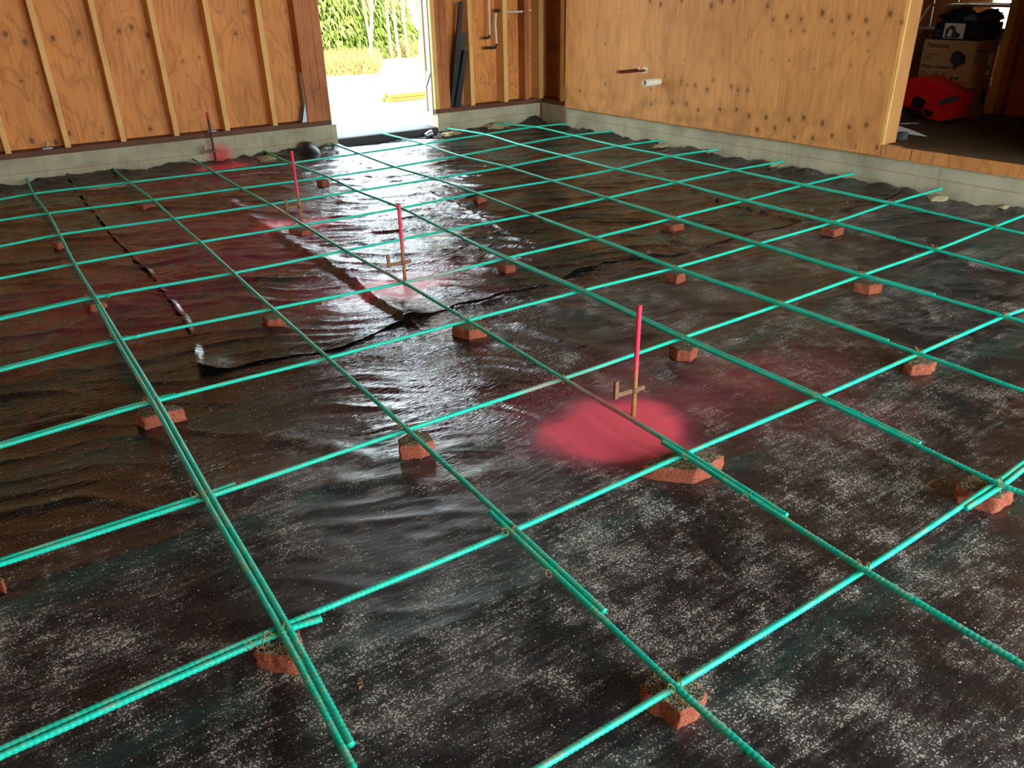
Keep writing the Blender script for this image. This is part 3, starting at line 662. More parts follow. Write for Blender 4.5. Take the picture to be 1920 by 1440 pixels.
# folded tail of the flashing tape
bm = bmesh.new(); v = [bm.verts.new(q) for q in ((3.448, YB(3.45) + .045, .56), (3.448, YB(3.45) + .185, .60), (3.444, YB(3.45) + .19, .40), (3.446, YB(3.45) + .12, .46))]; bm.faces.new(v)
tp = link('flashing_tail', bm_mesh('flashing_tail', bm), M['grey_tape'], wb); md = tp.modifiers.new('t', 'SOLIDIFY'); md.thickness = .003
for p0, p1 in (((944, 0), (946, 0)),): pass
for px0, px1, py in ((884, 891, 197), (946, 953.5, 190), (1011, 1019, 186)):
    x0, x1 = ab(px0, py, .01).x, ab(px1, py, .01).x; bbox('stud', x0, x1, .010, DS, .246, HT - .04, M['stud'], wb)
bbox('stud', 4.47, 4.52, .03, DS, .246, HT - .04, M['stud_red'], wb)
def strip(name, pts, fn, w, m, parent, th=.0012, nrm=(0, -1, 0)):
    bm = bmesh.new()
    P3 = [fn(*p) for p in pts]; n = Vector(nrm) * th
    for a_, b in zip(P3[:-1], P3[1:]):
        u = Vector((0, 0, w / 2)); hexa(bm, [a_ - u, b - u, b - u + n, a_ - u + n, a_ + u, b + u, b + u + n, a_ + u + n])
    return link(name, bm_mesh(name, bm), m, parent)
strip('chalk_line', [(0, 330), (300, 297), (545, 270), (628, 259.5)], ab, .0025, M['chalk'], wb)
strip('chalk_line', [(828, 233), (900, 224), (1005, 210)], ab, .0025, M['chalk'], wb)
# anchor bolts with plate washers, and the hold-down bracket
def bolt(p, label):
    t = empty('anchor_bolt', p); tag(t, label, 'bolt', 'anchor bolts on the sill plates')
    bs = link('bolt_shank', tube_mesh('bolt_shank', [(0, 0, 0), (0, 0, .02), (0, 0, .05)], .006, 8), M['galv'], t)
    bm = bmesh.new(); bx(bm, -.034, .034, -.034, .034, 0, .005); link('plate_washer', bm_mesh('plate_washer', bm), M['galv'], t)
    link('nut', tube_mesh('nut', [(0, 0, .006), (0, 0, .018)], .0115, 6), M['galv'], bs)
for px, py, lb in ((87, 276, 'steel anchor bolt with square washer in the leftmost visible stud bay'), (393, 244, 'steel anchor bolt on the sill behind the dark stake'), (568, 223, 'steel anchor bolt on the sill just left of the door posts')):
    p = az(px, py, .2525); p = Vector((p.x, YB(p.x) + .075, .2525)); bolt(p, lb)
bolt(Vector((3.79, YB(3.79) + .08, .2465)), 'steel anchor bolt on the sill beside the leaning black strips')
hd = empty('hold_down', (2.205, YB(2.2) + .03, .2525)); tag(hd, 'galvanized steel hold-down bracket fixed to the post left of the doorway', 'bracket')
bm = bmesh.new(); bx(bm, .026, .03, -.005, .055, 0, .40); bx(bm, -.02, .03, -.005, .055, 0, .006); link('bracket_plate', bm_mesh('b', bm), M['galv'], hd)
bm = bmesh.new(); hexa(bm, [(-.02, .055, 0), (.026, .055, 0), (.026, .058, 0), (-.02, .058, 0), (.024, .055, .15), (.026, .055, .15), (.026, .058, .15), (.024, .058, .15)])
hexa(bm, [(-.02, -.006, 0), (.026, -.006, 0), (.026, -.003, 0), (-.02, -.003, 0), (.024, -.006, .15), (.026, -.006, .15), (.026, -.003, .15), (.024, -.003, .15)]); link('gusset', bm_mesh('b', bm), M['galv'], hd)
# leaning black metal strips
def lean(b0, b1, t0, t1, y0, y1, label, m):
    """foot px b0,b1 and head px t0,t1 on the wall; real strips leaning on the studs"""
    A = [ab(*b0, y0), ab(*b1, y0)]; Bt = [ab(*t0, y1), ab(*t1, y1)]
    for q in A: q.z = max(q.z, .2475)
    bm = bmesh.new(); th = Vector((0, .012, 0))
    hexa(bm, [A[0], A[1], A[1] + th, A[0] + th, Bt[0], Bt[1], Bt[1] + th, Bt[0] + th])
    lip = Vector((0, -.014, 0)); w = Vector((.006, 0, 0))
    hexa(bm, [A[0] + lip, A[0] + w + lip, A[0] + w, A[0], Bt[0] + lip, Bt[0] + w + lip, Bt[0] + w, Bt[0]])
    return tag(link('metal_strip', bm_mesh('metal_strip', bm), m), label, 'metal strip', 'black strips leaning between the studs')
lean((843, 201), (856, 200), (861, 3), (869, 3), .045, .02, 'tallest of the three black metal strips leaning by the doorway post', M['blackmetal'])
lean((853, 200), (861, 199), (862, 60), (874, 62), .062, .04, 'dark grey middle strip leaning against the tallest black one', M['charcoal'])
lean((852, 199.5), (864, 199), (869, 94), (877, 96), .025, .01, 'shortest black strip with a pale edge, in front of the other two', M['blackmetal'])
# white water pipes
def pipe(pts, r, m, name='pipe', parent=None): return link(name, tube_mesh(name, spline(pts, .012), r, 10), m, parent)
A = lambda px, py, off=.06: ab(px, py, off)
w1 = empty('water_pipe', A(918, 69)); tag(w1, 'white water pipe running down the stud bay to a dark elbow', 'pipe', 'white water pipes in the back wall')
sh = lambda o, L_: [q - o.location for q in L_]
pipe(sh(w1, [A(915.5, -160), A(916.5, 0), A(917, 30), A(918, 66)]), .011, M['pex'], 'tube', w1)
pipe(sh(w1, [A(918, 66), A(917, 70), A(908, 71)]), .013, M['brass'], 'elbow_fitting', w1)
w2 = empty('water_pipe', A(929, 23)); tag(w2, 'short white water pipe bowed between two dark elbows', 'pipe', 'white water pipes in the back wall')
pipe(sh(w2, [A(929.5, 23), A(928.8, 45), A(930, 65), A(931.5, 84)]), .011, M['pex'], 'tube', w2)
pipe(sh(w2, [A(929, 24), A(931, 19.5), A(938, 20)]), .013, M['brass'], 'elbow_fitting', w2)
pipe(sh(w2, [A(931.5, 82), A(930, 88.5), A(909, 89.5)]), .013, M['brass'], 'elbow_fitting', w2)
w3 = empty('water_pipe', A(950, 22)); tag(w3, 'white water pipe crossing the last stud bay level', 'pipe', 'white water pipes in the back wall')
pipe(sh(w3, [A(949, 22), A(960, 22.5), A(975, 22), A(996, 19)]), .010, M['pex'], 'tube', w3)

# ------------------------------------------------------------------ right wall
def rq(bm, y0, y1, d0, d1, z0, z1):
    x = lambda y, d: XR(y) + d
    return hexa(bm, [(x(y0, d0), y0, z0), (x(y1, d0), y1, z0), (x(y1, d1), y1, z0), (x(y0, d1), y0, z0), (x(y0, d0), y0, z1), (x(y1, d0), y1, z1), (x(y1, d1), y1, z1), (x(y0, d1), y0, z1)])
def rbox(name, y0, y1, d0, d1, z0, z1, m, parent):
    bm = bmesh.new(); rq(bm, y0, y1, d0, d1, z0, z1); return link(name, bm_mesh(name, bm), m, parent)
wr = empty('wall_right'); wr['kind'] = 'structure'
YE = 4.915
rbox('foundation', -4.5, YE, 0, .25, -.25, .207, M['conc'], wr)
# the recessed corner bay
bm = bmesh.new(); XC = 4.655
hexa(bm, [(XC, YE + .002, -.25), (XC, 5.40, -.25), (XC + .2, 5.40, -.25), (XC + .2, YE + .002, -.25), (XC, YE + .002, .207), (XC, 5.40, .207), (XC + .2, 5.40, .207), (XC + .2, YE + .002, .207)]); link('foundation', bm_mesh('foundation', bm), M['conc'], wr)
box('sill_plate', XC + .004, XC + .15, YE + .002, 5.385, .2072, .246, M['sill'], wr)
box('stud', XC + .01, XC + .14, 5.055, 5.115, .2463, HT - .04, M['stud_y'], wr)
box('sheathing', XC + .145, XC + .157, YE, 5.6, .2463, HT, M['stud_red'], wr)
box('water_pipe_stub', XC + .06, XC + .08, YE + .002, 5.052, .93, .945, M['pex'], wr)
KR = [(1202, 193, 3), (1220, 2, 5), (1240, 8, 6), (1279, 1, 5), (1335, 11, 7), (1354, 2, 5), (1377, 2, 5), (1440, 11, 6), (1451, 37, 5), (1477, 31, 6), (1503, 36, 5), (1543, 24, 8), (1561, 39, 5), (1593, 32, 6), (1625, 38, 5.5), (1670, 26, 7), (1692, 42, 5), (1484, 58, 3), (1508, 58, 3.5), (1565, 63, 3), (1600, 62, 3), (1629, 62, 4), (1508, 91, 2), (1629, 95, 2.5), (1481, 114, 2), (1527, 129, 2.5), (1559, 118, 1.8), (1596, 121, 2), (1651, 137, 2.5), (1450, 111, 1.8), (1396, 75, 2), (1429, 97, 2.5), (1334, 116, 2), (1381, 115, 2),
      (1248, 142, 3), (1278, 152, 4.5), (1290, 159, 3.5), (1305, 160, 4), (1327, 168, 5), (1338, 150, 3), (1372, 162, 5), (1384, 169, 4.5), (1402, 169, 4.5), (1222, 195, 5), (1261, 193, 5), (1288, 195, 5.5), (1310, 206, 5), (1351, 205, 6), (1382, 206, 6), (1405, 217, 6), (1437, 220, 7), (1421, 243, 6), (1454, 240, 6), (1480, 224, 6), (1508, 221, 7), (1543, 231, 7), (1561, 254, 6), (1593, 238, 7), (1625, 234, 7), (1525, 259, 6), (1490, 257, 4.5), (1645, 276, 6), (1605, 274, 3), (1088, 170, 4.5), (1136, 158, 4), (1221, 167, 2.5), (1166, 17, 1.5), (1121, 47, 1.5), (1136, 82, 1.8), (1240, 110, 2), (1089, 45, 1.4), (1284, 112, 1.8)]
DP = .0 - .014
def right_knots(): return [(ar(px, py, DP).y, ar(px, py, DP).z, r * .55 * (ar(px, py, DP) - CAM).length / F * 1.25) for px, py, r in KR]
ye2 = 1.60
knot_panel('plywood_panel', 1.735, YE, .213, HT, .009, lambda u, v: (XR(u) + DP, u, v), right_knots(), M['ply_right'], wr, .012)
rbox('panel_backing', 1.735, YE, .0, .012, .207, HT, M['stud_y'], wr)
rbox('sill_plate', 1.774, YE, .012, .14, .2072, .246, M['sill'], wr)
for k in range(8):
    y = 1.95 + .4064 * k; rbox('stud', y, y + .038, .013, .13, .2463, HT - .04, M['stud_y'], wr)
rbox('edge_trim', 1.722, 1.734, -.020, -.001, .291, HT, M['stud'], wr)
rbox('jamb_stud', 1.7225, 1.77, .0, .128, .2912, HT, M['jamb'], wr)
rbox('rim_panel', 1.525, 1.733, -.018, -.004, .213, .289, M['rim'], wr)
rbox('rim_panel', -1.0, 1.515, -.018, -.004, .213, .289, M['rim'], wr)
rbox('rim_joist', -1.0, 1.733, -.003, .04, .2075, .2885, M['stud_y'], wr)
rbox('header', .45, 1.722, -.01, .14, 2.15, HT, M['stud_y'], wr)
rbox('plywood_panel', -4.5, .45, -.03, .14, .2075, HT, M['ply_back'], wr)  # unseen stretch, carried further along to cut daylight into the store room
strip('chalk_line', [(1071, 218.5), (1200, 242), (1400, 276), (1640, 316), (1916, 363.5)], ar, .0025, M['chalk'], wr, nrm=(-1, 0, 0))
# stubs coming out of the panel
def out(px, py, hx, hy):
    """wall point px,py; length so that its free end shows at hx,hy"""
    W0 = ar(px, py, DP - .006); best = min(((abs(_px(W0 - Vector((l, 0, 0)))[0] - hx), l) for l in [k * .005 for k in range(1, 80)]), key=lambda t: t[0]); return W0, best[1]
def _px(w):
    c = ROT.transposed() @ (w - CAM); return 960 + F * c.x / -c.z, 720 - F * c.y / -c.z
W0, L0 = out(1236, 153, 1207, 155)
t = empty('drain_stub', W0); tag(t, 'cream plastic drain pipe stub sticking out of the plywood', 'pipe')
me = tube_mesh('pipe_body', [(k * -L0 / 6 + .008, 0, 0) for k in range(7)], .030, 24, cap=False); pb = link('pipe_body', me, M['white'], t); md = pb.modifiers.new('t', 'SOLIDIFY'); md.thickness = .005
W1, L1 = out(1210, 132, 1167, 135)
t = empty('copper_stub', W1); tag(t, 'pair of dark copper water stubs joined in a loop above the drain stub', 'pipe')
W2 = ar(1195, 129, DP - .006) - W1; l = min(L1, .26); mm = [(0.008, 0, 0), (-l * .5, 0, 0), (-l * .88, 0, 0), (-l, W2.y * .25, 0), (-l, W2.y * .75, 0), (-l * .88, W2.y, 0), (-l * .5, W2.y, 0), (.008, W2.y, 0)]
pipe(mm, .0085, M['copper'], 'copper_tube', t)
for yy in (0, W2.y):
    bm = bmesh.new(); bx(bm, -.006, .0055, yy - .022, yy + .022, -.024, .024); link('wall_flange', bm_mesh('wall_flange', bm), M['white'], t)

# ------------------------------------------------------------------ the raised store room
ZF = .290
def wall_simple(name, x0, x1, y0, y1, z0, z1, m): o = box(name, x0, x1, y0, y1, z0, z1, m); o['kind'] = 'structure'; return o
wall_simple('floor', 4.93, 8.0, -1.2, 5.3, .24, ZF, M['subfloor'])
rbox('subfloor_edge', -1.0, 1.6, -.003, .30, .2891, ZF + .0005, M['subfloor'], wr)
XW = 7.9
WY0, WY1, WZ = 2.35, ax(1850, 30, 7.9).y, ax(1868, 67, 7.9).z
ws_ = empty('wall_store'); ws_['kind'] = 'structure'
def win_wall():
    bm = bmesh.new()
    bx(bm, XW, XW + .1, -1.2, 5.3, .2, WZ); bx(bm, XW, XW + .1, -1.2, 5.3, 1.30, HT)
    bx(bm, XW, XW + .1, -1.2, WY0, WZ, 1.30); bx(bm, XW, XW + .1, WY1, 5.3, WZ, 1.30)
    return bm
link('wall_panel', bm_mesh('wall_panel', win_wall()), M['ply_back'], ws_)
wn = empty('window_1', (XW, (WY0 + WY1) / 2, WZ)); hw = (WY1 - WY0) / 2; hh = 1.30 - WZ; wn['kind'] = 'structure'
bm = bmesh.new(); bx(bm, .03, .036, -hw, hw, 0, hh); link('pane', bm_mesh('pane', bm), M['glass'], wn)
bm = bmesh.new(); bx(bm, -.01, .05, -hw, -hw + .03, 0, hh); bx(bm, -.01, .05, hw - .03, hw, 0, hh); bx(bm, -.01, .05, -hw + .03, hw - .03, 0, .03); bx(bm, -.01, .05, -hw + .03, hw - .03, hh - .03, hh)
link('window_frame', bm_mesh('window_frame', bm), M['stud_y'], wn)
wall_simple('wall_store_back', 4.95, 8.0, 5.3, 5.4, .2, HT, M['stud_red']); wall_simple('wall_store_front', 4.95, 8.0, -1.3, -1.2, .2, HT, M['stud_red'])
# partition studs in the room
pa = empty('wall_partition'); pa['kind'] = 'structure'
box('stud', 6.56, 6.60, 1.925, 1.985, ZF, HT, M['stud_y'], pa); box('stud', 6.555, 6.64, 1.865, 1.923, ZF, HT, M['stud_red'], pa)
box('stud', 7.15, 7.20, 1.93, 2.135, ZF, HT, M['stud_red'], pa)
# cartons
def carton(name, x0, x1, y0, y1, z0, z1, label, m=None, rz=0.0, cat='box', group=None):
    c = Vector(((x0 + x1) / 2, (y0 + y1) / 2, z0)); t = empty(name, c, rz); tag(t, label, cat, group)
    bm = bmesh.new(); bx(bm, x0 - c.x, x1 - c.x, y0 - c.y, y1 - c.y, 0, z1 - z0); bmesh.ops.bevel(bm, geom=bm.edges[:], offset=.004, segments=2, affect='EDGES')
    link('box_body', bm_mesh('box_body', bm), m or M['cardboard'], t); return t
def text(s_, size, loc, face, parent, m, name='box_print', bold=True):
    cu = bpy.data.curves.new(name, 'FONT'); cu.body = s_; cu.size = size; cu.extrude = .0004; cu.offset = .0012 if bold else .0003
    tmp = bpy.data.objects.new(name, cu); COL.objects.link(tmp); dg = bpy.context.evaluated_depsgraph_get(); me_ = bpy.data.meshes.new_from_object(tmp.evaluated_get(dg)); bpy.data.objects.remove(tmp)
    if face == '-x': Mx = Matrix(((0, 0, -1, 0), (-1, 0, 0, 0), (0, 1, 0, 0), (0, 0, 0, 1)))
    else: Mx = Matrix(((1, 0, 0, 0), (0, 0, -1, 0), (0, 1, 0, 0), (0, 0, 0, 1)))
    me_.transform(Mx); o = link(name, me_, m, parent); o.location = loc; return o
def row(b_, m, parent, name='print_line'):
    bm = bmesh.new(); bx(bm, *b_); return link(name, bm_mesh(name, bm), m, parent)
def poly_yz(pts, m, parent, x, name='box_picture'):
    bm = bmesh.new(); f = [bm.verts.new((x, y, z)) for y, z in pts]; b = [bm.verts.new((x + .0006, y, z)) for y, z in pts]
    bm.faces.new(f); bm.faces.new(b[::-1])
    for k in range(len(pts)): bm.faces.new((f[k], f[(k + 1) % len(pts)], b[(k + 1) % len(pts)], b[k]))
    return link(name, bm_mesh(name, bm), m, parent)
bx_up = carton('cardboard_box', 6.14, 6.46, 1.95, 2.36, .563, .845, 'upper brown cardboard fan box with a printed picture and a white shipping label', group='stacked fan boxes')
ub = [c for c in bx_up.children][0]
text('Panasonic', .045, (-.1608, .175, .228), '-x', ub, M['print'], 'brand_print')
text('WhisperComfort IC', .034, (-.1608, .190, .080), '-x', ub, M['print'], 'model_print')
for zz, ww in ((.172, .12), (.150, .075), (.132, .055), (.052, .035), (.042, .035)): row((-.1612, -.1602, .185 - ww, .185, zz, zz + .005), M['print'], ub)
for yy in (.09, .02):
    for k in range(3): row((-.1612, -.1602, yy - .05, yy, .052 - k * .011, .056 - k * .011), M['print'], ub)
row((-.1612, -.1602, -.085, -.060, .008, .030), M['print'], ub, 'handling_mark'); row((-.1612, -.1602, -.125, -.095, .010, .026), M['print'], ub, 'handling_mark')
poly_yz([(-.03, .135), (-.035, .19), (-.07, .215), (-.115, .20), (-.145, .175), (-.15, .13), (-.085, .09)], M['charcoal'], ub, -.1611)
poly_yz([(-.085, .205), (-.115, .20), (-.145, .175), (-.142, .135), (-.105, .16)], M['black'], ub, -.1616)
text('Panasonic', .026, (-.13, -.2058, .205), '-y', ub, M['print'], 'brand_print')
for k in range(4): row((-.135, -.07 - .01 * k, -.2062, -.2052, .178 - k * .018, .184 - k * .018), M['print'], ub)
row((.11, .145, -.2062, -.2052, .235, .25), M['print'], ub)
sl = row((.055, .115, -.2066, -.2052, .028, .19), M['paper'], bx_up, 'shipping_label'); tag(sl, 'white paper shipping label')
row((.060, .09, -.2072, -.2062, .075, .10), M['charcoal'], sl, 'label_print')
bx_lo = carton('cardboard_box', 6.135, 6.45, 1.94, 2.37, ZF, .560, 'lower brown cardboard box, half hidden by the red generator', group='stacked fan boxes')
lb_ = bx_lo.children[0]
text('Panasonic', .024, (-.1583, -.10, .215), '-x', lb_, M['print'], 'brand_print')
text('Panasonic', .030, (-.14, -.2158, .212), '-y', lb_, M['print'], 'brand_print')
for k in range(5): row((-.13, -.06, -.2162, -.2152, .16 - k * .022, .164 - k * .022), M['print'], lb_)
row((-.1585, -.157, -.20, -.05, .150, .154), M['print'], lb_); row((.07, .115, -.2162, -.2152, .08, .20), M['charcoal'], lb_, 'box_picture')
ob = carton('cardboard_box', 6.62, 6.95, 1.62, 1.86, ZF, .555, 'small orange-brown carton standing on the subfloor beside the post', M['carton2'])
bm = bmesh.new(); bx(bm, -.02, .21, -.14, .02, 0, .006, Matrix.Translation((0, 0, .267)) @ Matrix.Rotation(-.06, 4, 'Y'))
ws2 = link('paper_sheet', bm_mesh('paper_sheet', bm), M['paper'], None, (6.785, 1.74, ZF)); tag(ws2, 'white sheet lying on top of the small orange-brown carton', 'paper')
bk = carton('product_box', 6.19, 6.44, 1.94, 2.33, .848, .968, 'flat black product box with a black and white photo panel', M['black'])
bb_ = bk.children[0]
pp = row((-.1262, -.1252, -.045, .115, .006, .112), M['paper'], bk, 'photo_panel')
poly_yz([(.10, .010), (.10, .07), (.06, .10), (.03, .085), (.015, .05), (-.02, .04), (-.01, .010)], M['charcoal'], pp, -.1268, 'photo_shape')
poly_yz([(.085, .02), (.07, .075), (.045, .06), (.05, .015)], M['paper'], pp, -.1275, 'photo_shape')
for k in (0, 1): row((-.1268, -.1252, .135, .185, .022 + .026 * k, .030 + .026 * k), M['greycloth'], bb_)
for k in (0, 1): row((-.1268, -.1252, -.185, -.06, .03 + .03 * k, .035 + .03 * k), M['charcoal'], bb_)
# heap of cloth on it
def lump(name, c, rx, ry, rz_, seed, m, label, cat):
    bm = bmesh.new(); bmesh.ops.create_icosphere(bm, subdivisions=4, radius=1)
    for v in bm.verts:
        n1 = float(pn(np.array([v.co.x * 1.7 + seed]), np.array([v.co.y * 1.7 + v.co.z * 2.3]), 5)[0]); n2 = float(pn(np.array([v.co.x * 4 + seed]), np.array([v.co.y * 4 + v.co.z * 5]), 6)[0])
        v.co *= 1 + .45 * n1 + .2 * n2; v.co.x *= rx; v.co.y *= ry; v.co.z = max(v.co.z * rz_, -rz_ * .55)
    return tag(link(name, bm_mesh(name, bm), m, None, c, True), label, cat)
lump('jacket', (6.30, 2.20, .999), .10, .12, .055, 3, M['cloth'], 'black crumpled jacket heaped on the black product box', 'clothing')
lump('glove', (6.26, 2.10, .99), .04, .05, .03, 9, M['greycloth'], 'grey glove lying on the front of the heap', 'glove')
lump('tool_bag', (6.34, 2.00, .997), .08, .085, .05, 14, M['charcoal'], 'dark canvas tool bag at the right end of the heap', 'bag')
# tall open carton behind and wire shelving
t = carton('open_carton', 6.35, 6.75, 2.45, 2.9, ZF, .90, 'tall open brown carton with raised flaps behind the fan boxes')
bm = bmesh.new(); bx(bm, -.20, .20, -.232, -.226, .60, .80, Matrix.Rotation(.10, 4, 'X')); link('carton_flap', bm_mesh('carton_flap', bm), M['cardboard'], t)
t = empty('wire_shelf', (7.45, 2.55, ZF)); tag(t, 'white wire shelf unit in front of the bright window', 'shelf')
for sx_ in (-.2, .2):
    for sy in (-.55, .45): link('shelf_upright', tube_mesh('shelf_upright', [(sx_, sy, 0), (sx_, sy, .7), (sx_, sy, 1.5)], .010, 8), M['galv'], t)
for zz in (.12, .42, .74, .95, 1.15):
    bm = bmesh.new(); bx(bm, -.21, -.19, -.56, .46, zz, zz + .022); bx(bm, .19, .21, -.56, .46, zz, zz + .022)
    for k in range(14): bx(bm, -.19, .19, -.54 + k * .075, -.535 + k * .075, zz + .008, zz + .014)
    link('shelf_rack', bm_mesh('shelf_rack', bm), M['wrap'], t)
for k, (yy, zz, w_, h_) in enumerate(((2.25, .965, .14, .16), (2.5, .965, .16, .12), (2.75, .965, .12, .18), (2.3, .435, .2, .14), (2.62, .435, .18, .2), (2.45, 1.175, .2, .1), (2.8, 1.175, .15, .14))):
    b_ = box('storage_box', 7.35, 7.55, yy - w_ / 2, yy + w_ / 2, ZF + zz + .002 - .0, ZF + zz + h_, M[['charcoal', 'cardboard', 'black', 'black', 'cardboard', 'greycloth', 'carton2'][k]])
    tag(b_, ['squat dark box on the middle wire rack, nearest the post', 'low brown box at the centre of the middle wire rack', 'tall black box at the far end of the middle wire rack', 'black box low on the wire shelving', 'brown box low on the wire shelving', 'flat grey box on the top wire rack', 'orange box on the top wire rack'][k], 'box')
# white stick leaning
bm = bmesh.new(); A0, A1 = ax(1716, 52, 6.05), ax(1743, 10, 6.25)
st = link('rod', tube_mesh('rod', [A0 + (A0 - A1) * 1.6, A0, A1], .006, 8), M['wrap']); tag(st, 'thin white rod leaning in the dark behind the jamb', 'rod')
# red generator lying against the boxes
gen = empty('generator', (5.98, 2.12, ZF + .002)); tag(gen, 'red portable generator tipped against the cardboard boxes', 'generator')
def prism_yz(name, pts, x0, x1, m, parent, bev=.012):
    bm = bmesh.new(); f = [bm.verts.new((x0, y, z)) for y, z in pts]; b = [bm.verts.new((x1, y, z)) for y, z in pts]
    bm.faces.new(f); bm.faces.new(b[::-1]); n = len(pts)
    for k in range(n): bm.faces.new((f[k], f[(k + 1) % n], b[(k + 1) % n], b[k]))
    if bev: bmesh.ops.bevel(bm, geom=bm.edges[:], offset=bev, segments=3, affect='EDGES')
    return link(name, bm_mesh(name, bm), m, parent)
gp = lambda px, py, x=5.88: tuple((ax(px, py, x) - gen.location)[1:])
prism_yz('shell', [gp(1690, 148), gp(1733, 143), gp(1797, 178), gp(1793, 192), gp(1779, 225), gp(1753, 229), gp(1730, 205), gp(1686, 198)], -.10, .13, M['red'], gen)
prism_yz('top_ridge', [gp(1733, 141), gp(1799, 177), gp(1797, 184), gp(1731, 150)], -.03, .06, M['red'], gen, .006)
hp = [gp(1762, 190), gp(1790, 180), gp(1800, 180), gp(1797, 188), gp(1768, 197)]
prism_yz('handle', hp, -.125, -.098, M['charcoal'], gen, .004)
prism_yz('control_panel', [gp(1712, 184), gp(1720, 180), gp(1737, 190), gp(1728, 206), gp(1710, 200)], -.108, -.098, M['black'], gen, .003)
prism_yz('outlet_frame', [gp(1733, 200), gp(1754, 209), gp(1750, 222), gp(1741, 223), gp(1728, 214)], -.106, -.098, M['red'], gen, .003)
prism_yz('outlet_cover', [gp(1736, 203), gp(1751, 210), gp(1748, 218), gp(1741, 220), gp(1732, 212)], -.112, -.1055, M['black'], gen, .002)
prism_yz('base_frame', [gp(1690, 199), gp(1731, 206), gp(1753, 230), gp(1780, 227), gp(1776, 232), gp(1748, 234), gp(1725, 212), gp(1690, 208)], -.09, .12, M['black'], gen, .004)
# sheets on the floor by the jamb
bm = bmesh.new(); p = [az(1681, 247, ZF + .045), az(1684, 236, ZF + .05), az(1712, 245, ZF + .02), az(1738, 256, ZF + .004), az(1700, 251, ZF + .015)]
v = [bm.verts.new(q) for q in p]; bm.faces.new(v); pt = link('paper_sheet', bm_mesh('paper_sheet', bm), M['paper']); md = pt.modifiers.new('t', 'SOLIDIFY'); md.thickness = .002
tag(pt, 'creased pale sheet lying on the subfloor behind the jamb', 'paper')
q = az(1690, 262, ZF); b_ = box('metal_connector', q.x - .03, q.x + .03, q.y - .025, q.y + .03, ZF + .001, ZF + .05, M['galv'], bev=.003); tag(b_, 'small galvanized connector block on the floor at the jamb', 'metal bracket')
a0, a1 = az(1688, 232, ZF + .012), az(1722, 231, ZF + .012); b_ = link('rod', tube_mesh('rod', [a0, a0.lerp(a1, .5), a1], .006, 8), M['galv']); tag(b_, 'thin pale metal rod lying on the subfloor before the generator', 'rod')

# ------------------------------------------------------------------ rest of the shell
wall_simple('wall_left', -3.3, -3.2, -4.6, 5.75, -.3, HT, M['ply_back'])
wall_simple('ceiling', -3.4, 8.05, -4.7, 5.75, HT, HT + .12, M['ceil'])
bm = bmesh.new(); bx(bm, -3.2, 5.3, -4.6, -4.5, 2.85, HT); bx(bm, -3.2, .3, -4.6, -4.5, -.3, 2.85); bx(bm, 5.1, 5.3, -4.6, -4.5, -.3, 2.85)  # unseen wall, its opening sized and placed to steer the daylight indoors
o = link('wall_front', bm_mesh('wall_front', bm), M['ply_back']); o['kind'] = 'structure'

# ------------------------------------------------------------------ loose things on the sheet
def heap(px, py, rx, ry, h, label, rz=0):
    c = az(px, py, .02); c.z = max(zfl(c.x, c.y) - .004, 0); bm = bmesh.new(); bmesh.ops.create_uvsphere(bm, u_segments=24, v_segments=12, radius=1)
    sd = px * .01
    for v in bm.verts:
        n1 = float(pn(np.array([v.co.x * 2 + sd]), np.array([v.co.y * 2 + v.co.z]), 8)[0]); n2 = float(pn(np.array([v.co.x * 7 + sd]), np.array([v.co.y * 7 + v.co.z * 3]), 9)[0])
        v.co.x *= rx * (1 + .5 * n1 + .2 * n2); v.co.y *= ry * (1 + .5 * n1 + .2 * n2); v.co.z = v.co.z * h * (1 + .6 * n1 + .3 * n2)
    o = link('soil_heap', bm_mesh('soil_heap', bm), M['soil'], None, c, True); o.rotation_euler = (0, 0, rz); return tag(o, label, 'soil', 'spilled soil along the foundation')
heap(1760, 371, .085, .05, .022, 'pale smooth mound of spilled soil at the right foundation, end nearest the camera')
heap(1890, 389, .10, .03, .012, 'thin spill of soil at the right edge of the picture')
heap(1468, 312, .12, .05, .02, 'soil spill below the bar end in the middle of the right foundation')
heap(1345, 288, .11, .05, .02, 'soil spill at the right foundation below the plywood knots')
heap(1245, 274, .13, .06, .022, 'soil spill at the right foundation below the drain stub')
heap(1160, 252, .10, .05, .02, 'small soil spill by the far end of the right foundation')
heap(932, 241, .12, .05, .04, 'pointed tan soil heap at the back foundation right of the doorway')
heap(845, 253, .10, .05, .02, 'low soil heap at the right corner of the doorway')
heap(505, 296, .09, .04, .03, 'small soil heap where the fourth bar meets the back foundation')
heap(200, 348, .16, .04, .018, 'long dusty soil spill along the foundation at the far left')
heap(620, 276, .07, .04, .025, 'soil crumb at the left corner of the doorway')
heap(362, 305, .07, .04, .022, 'pinkish soil spill at the foot of the dark stake')
# black pipe sleeve poking up at the wall
p0 = az(577, 290, .0); pts = []
t = empty('pipe_sleeve', (p0.x, 5.40, 0)); tag(t, 'domed black plastic wrapped pipe end against the back foundation', 'pipe')
bm = bmesh.new(); bmesh.ops.create_uvsphere(bm, u_segments=32, v_segments=18, radius=1)
for v in bm.verts:
    z = v.co.z; v.co.x *= .085 * (1 + .06 * math.sin(5 * z)); v.co.y = v.co.y * .10 - .05 * (1 - z); v.co.z = max(z, -.2) * .105 + .01
link('sleeve', bm_mesh('sleeve', bm), M['black'], t, None, True)
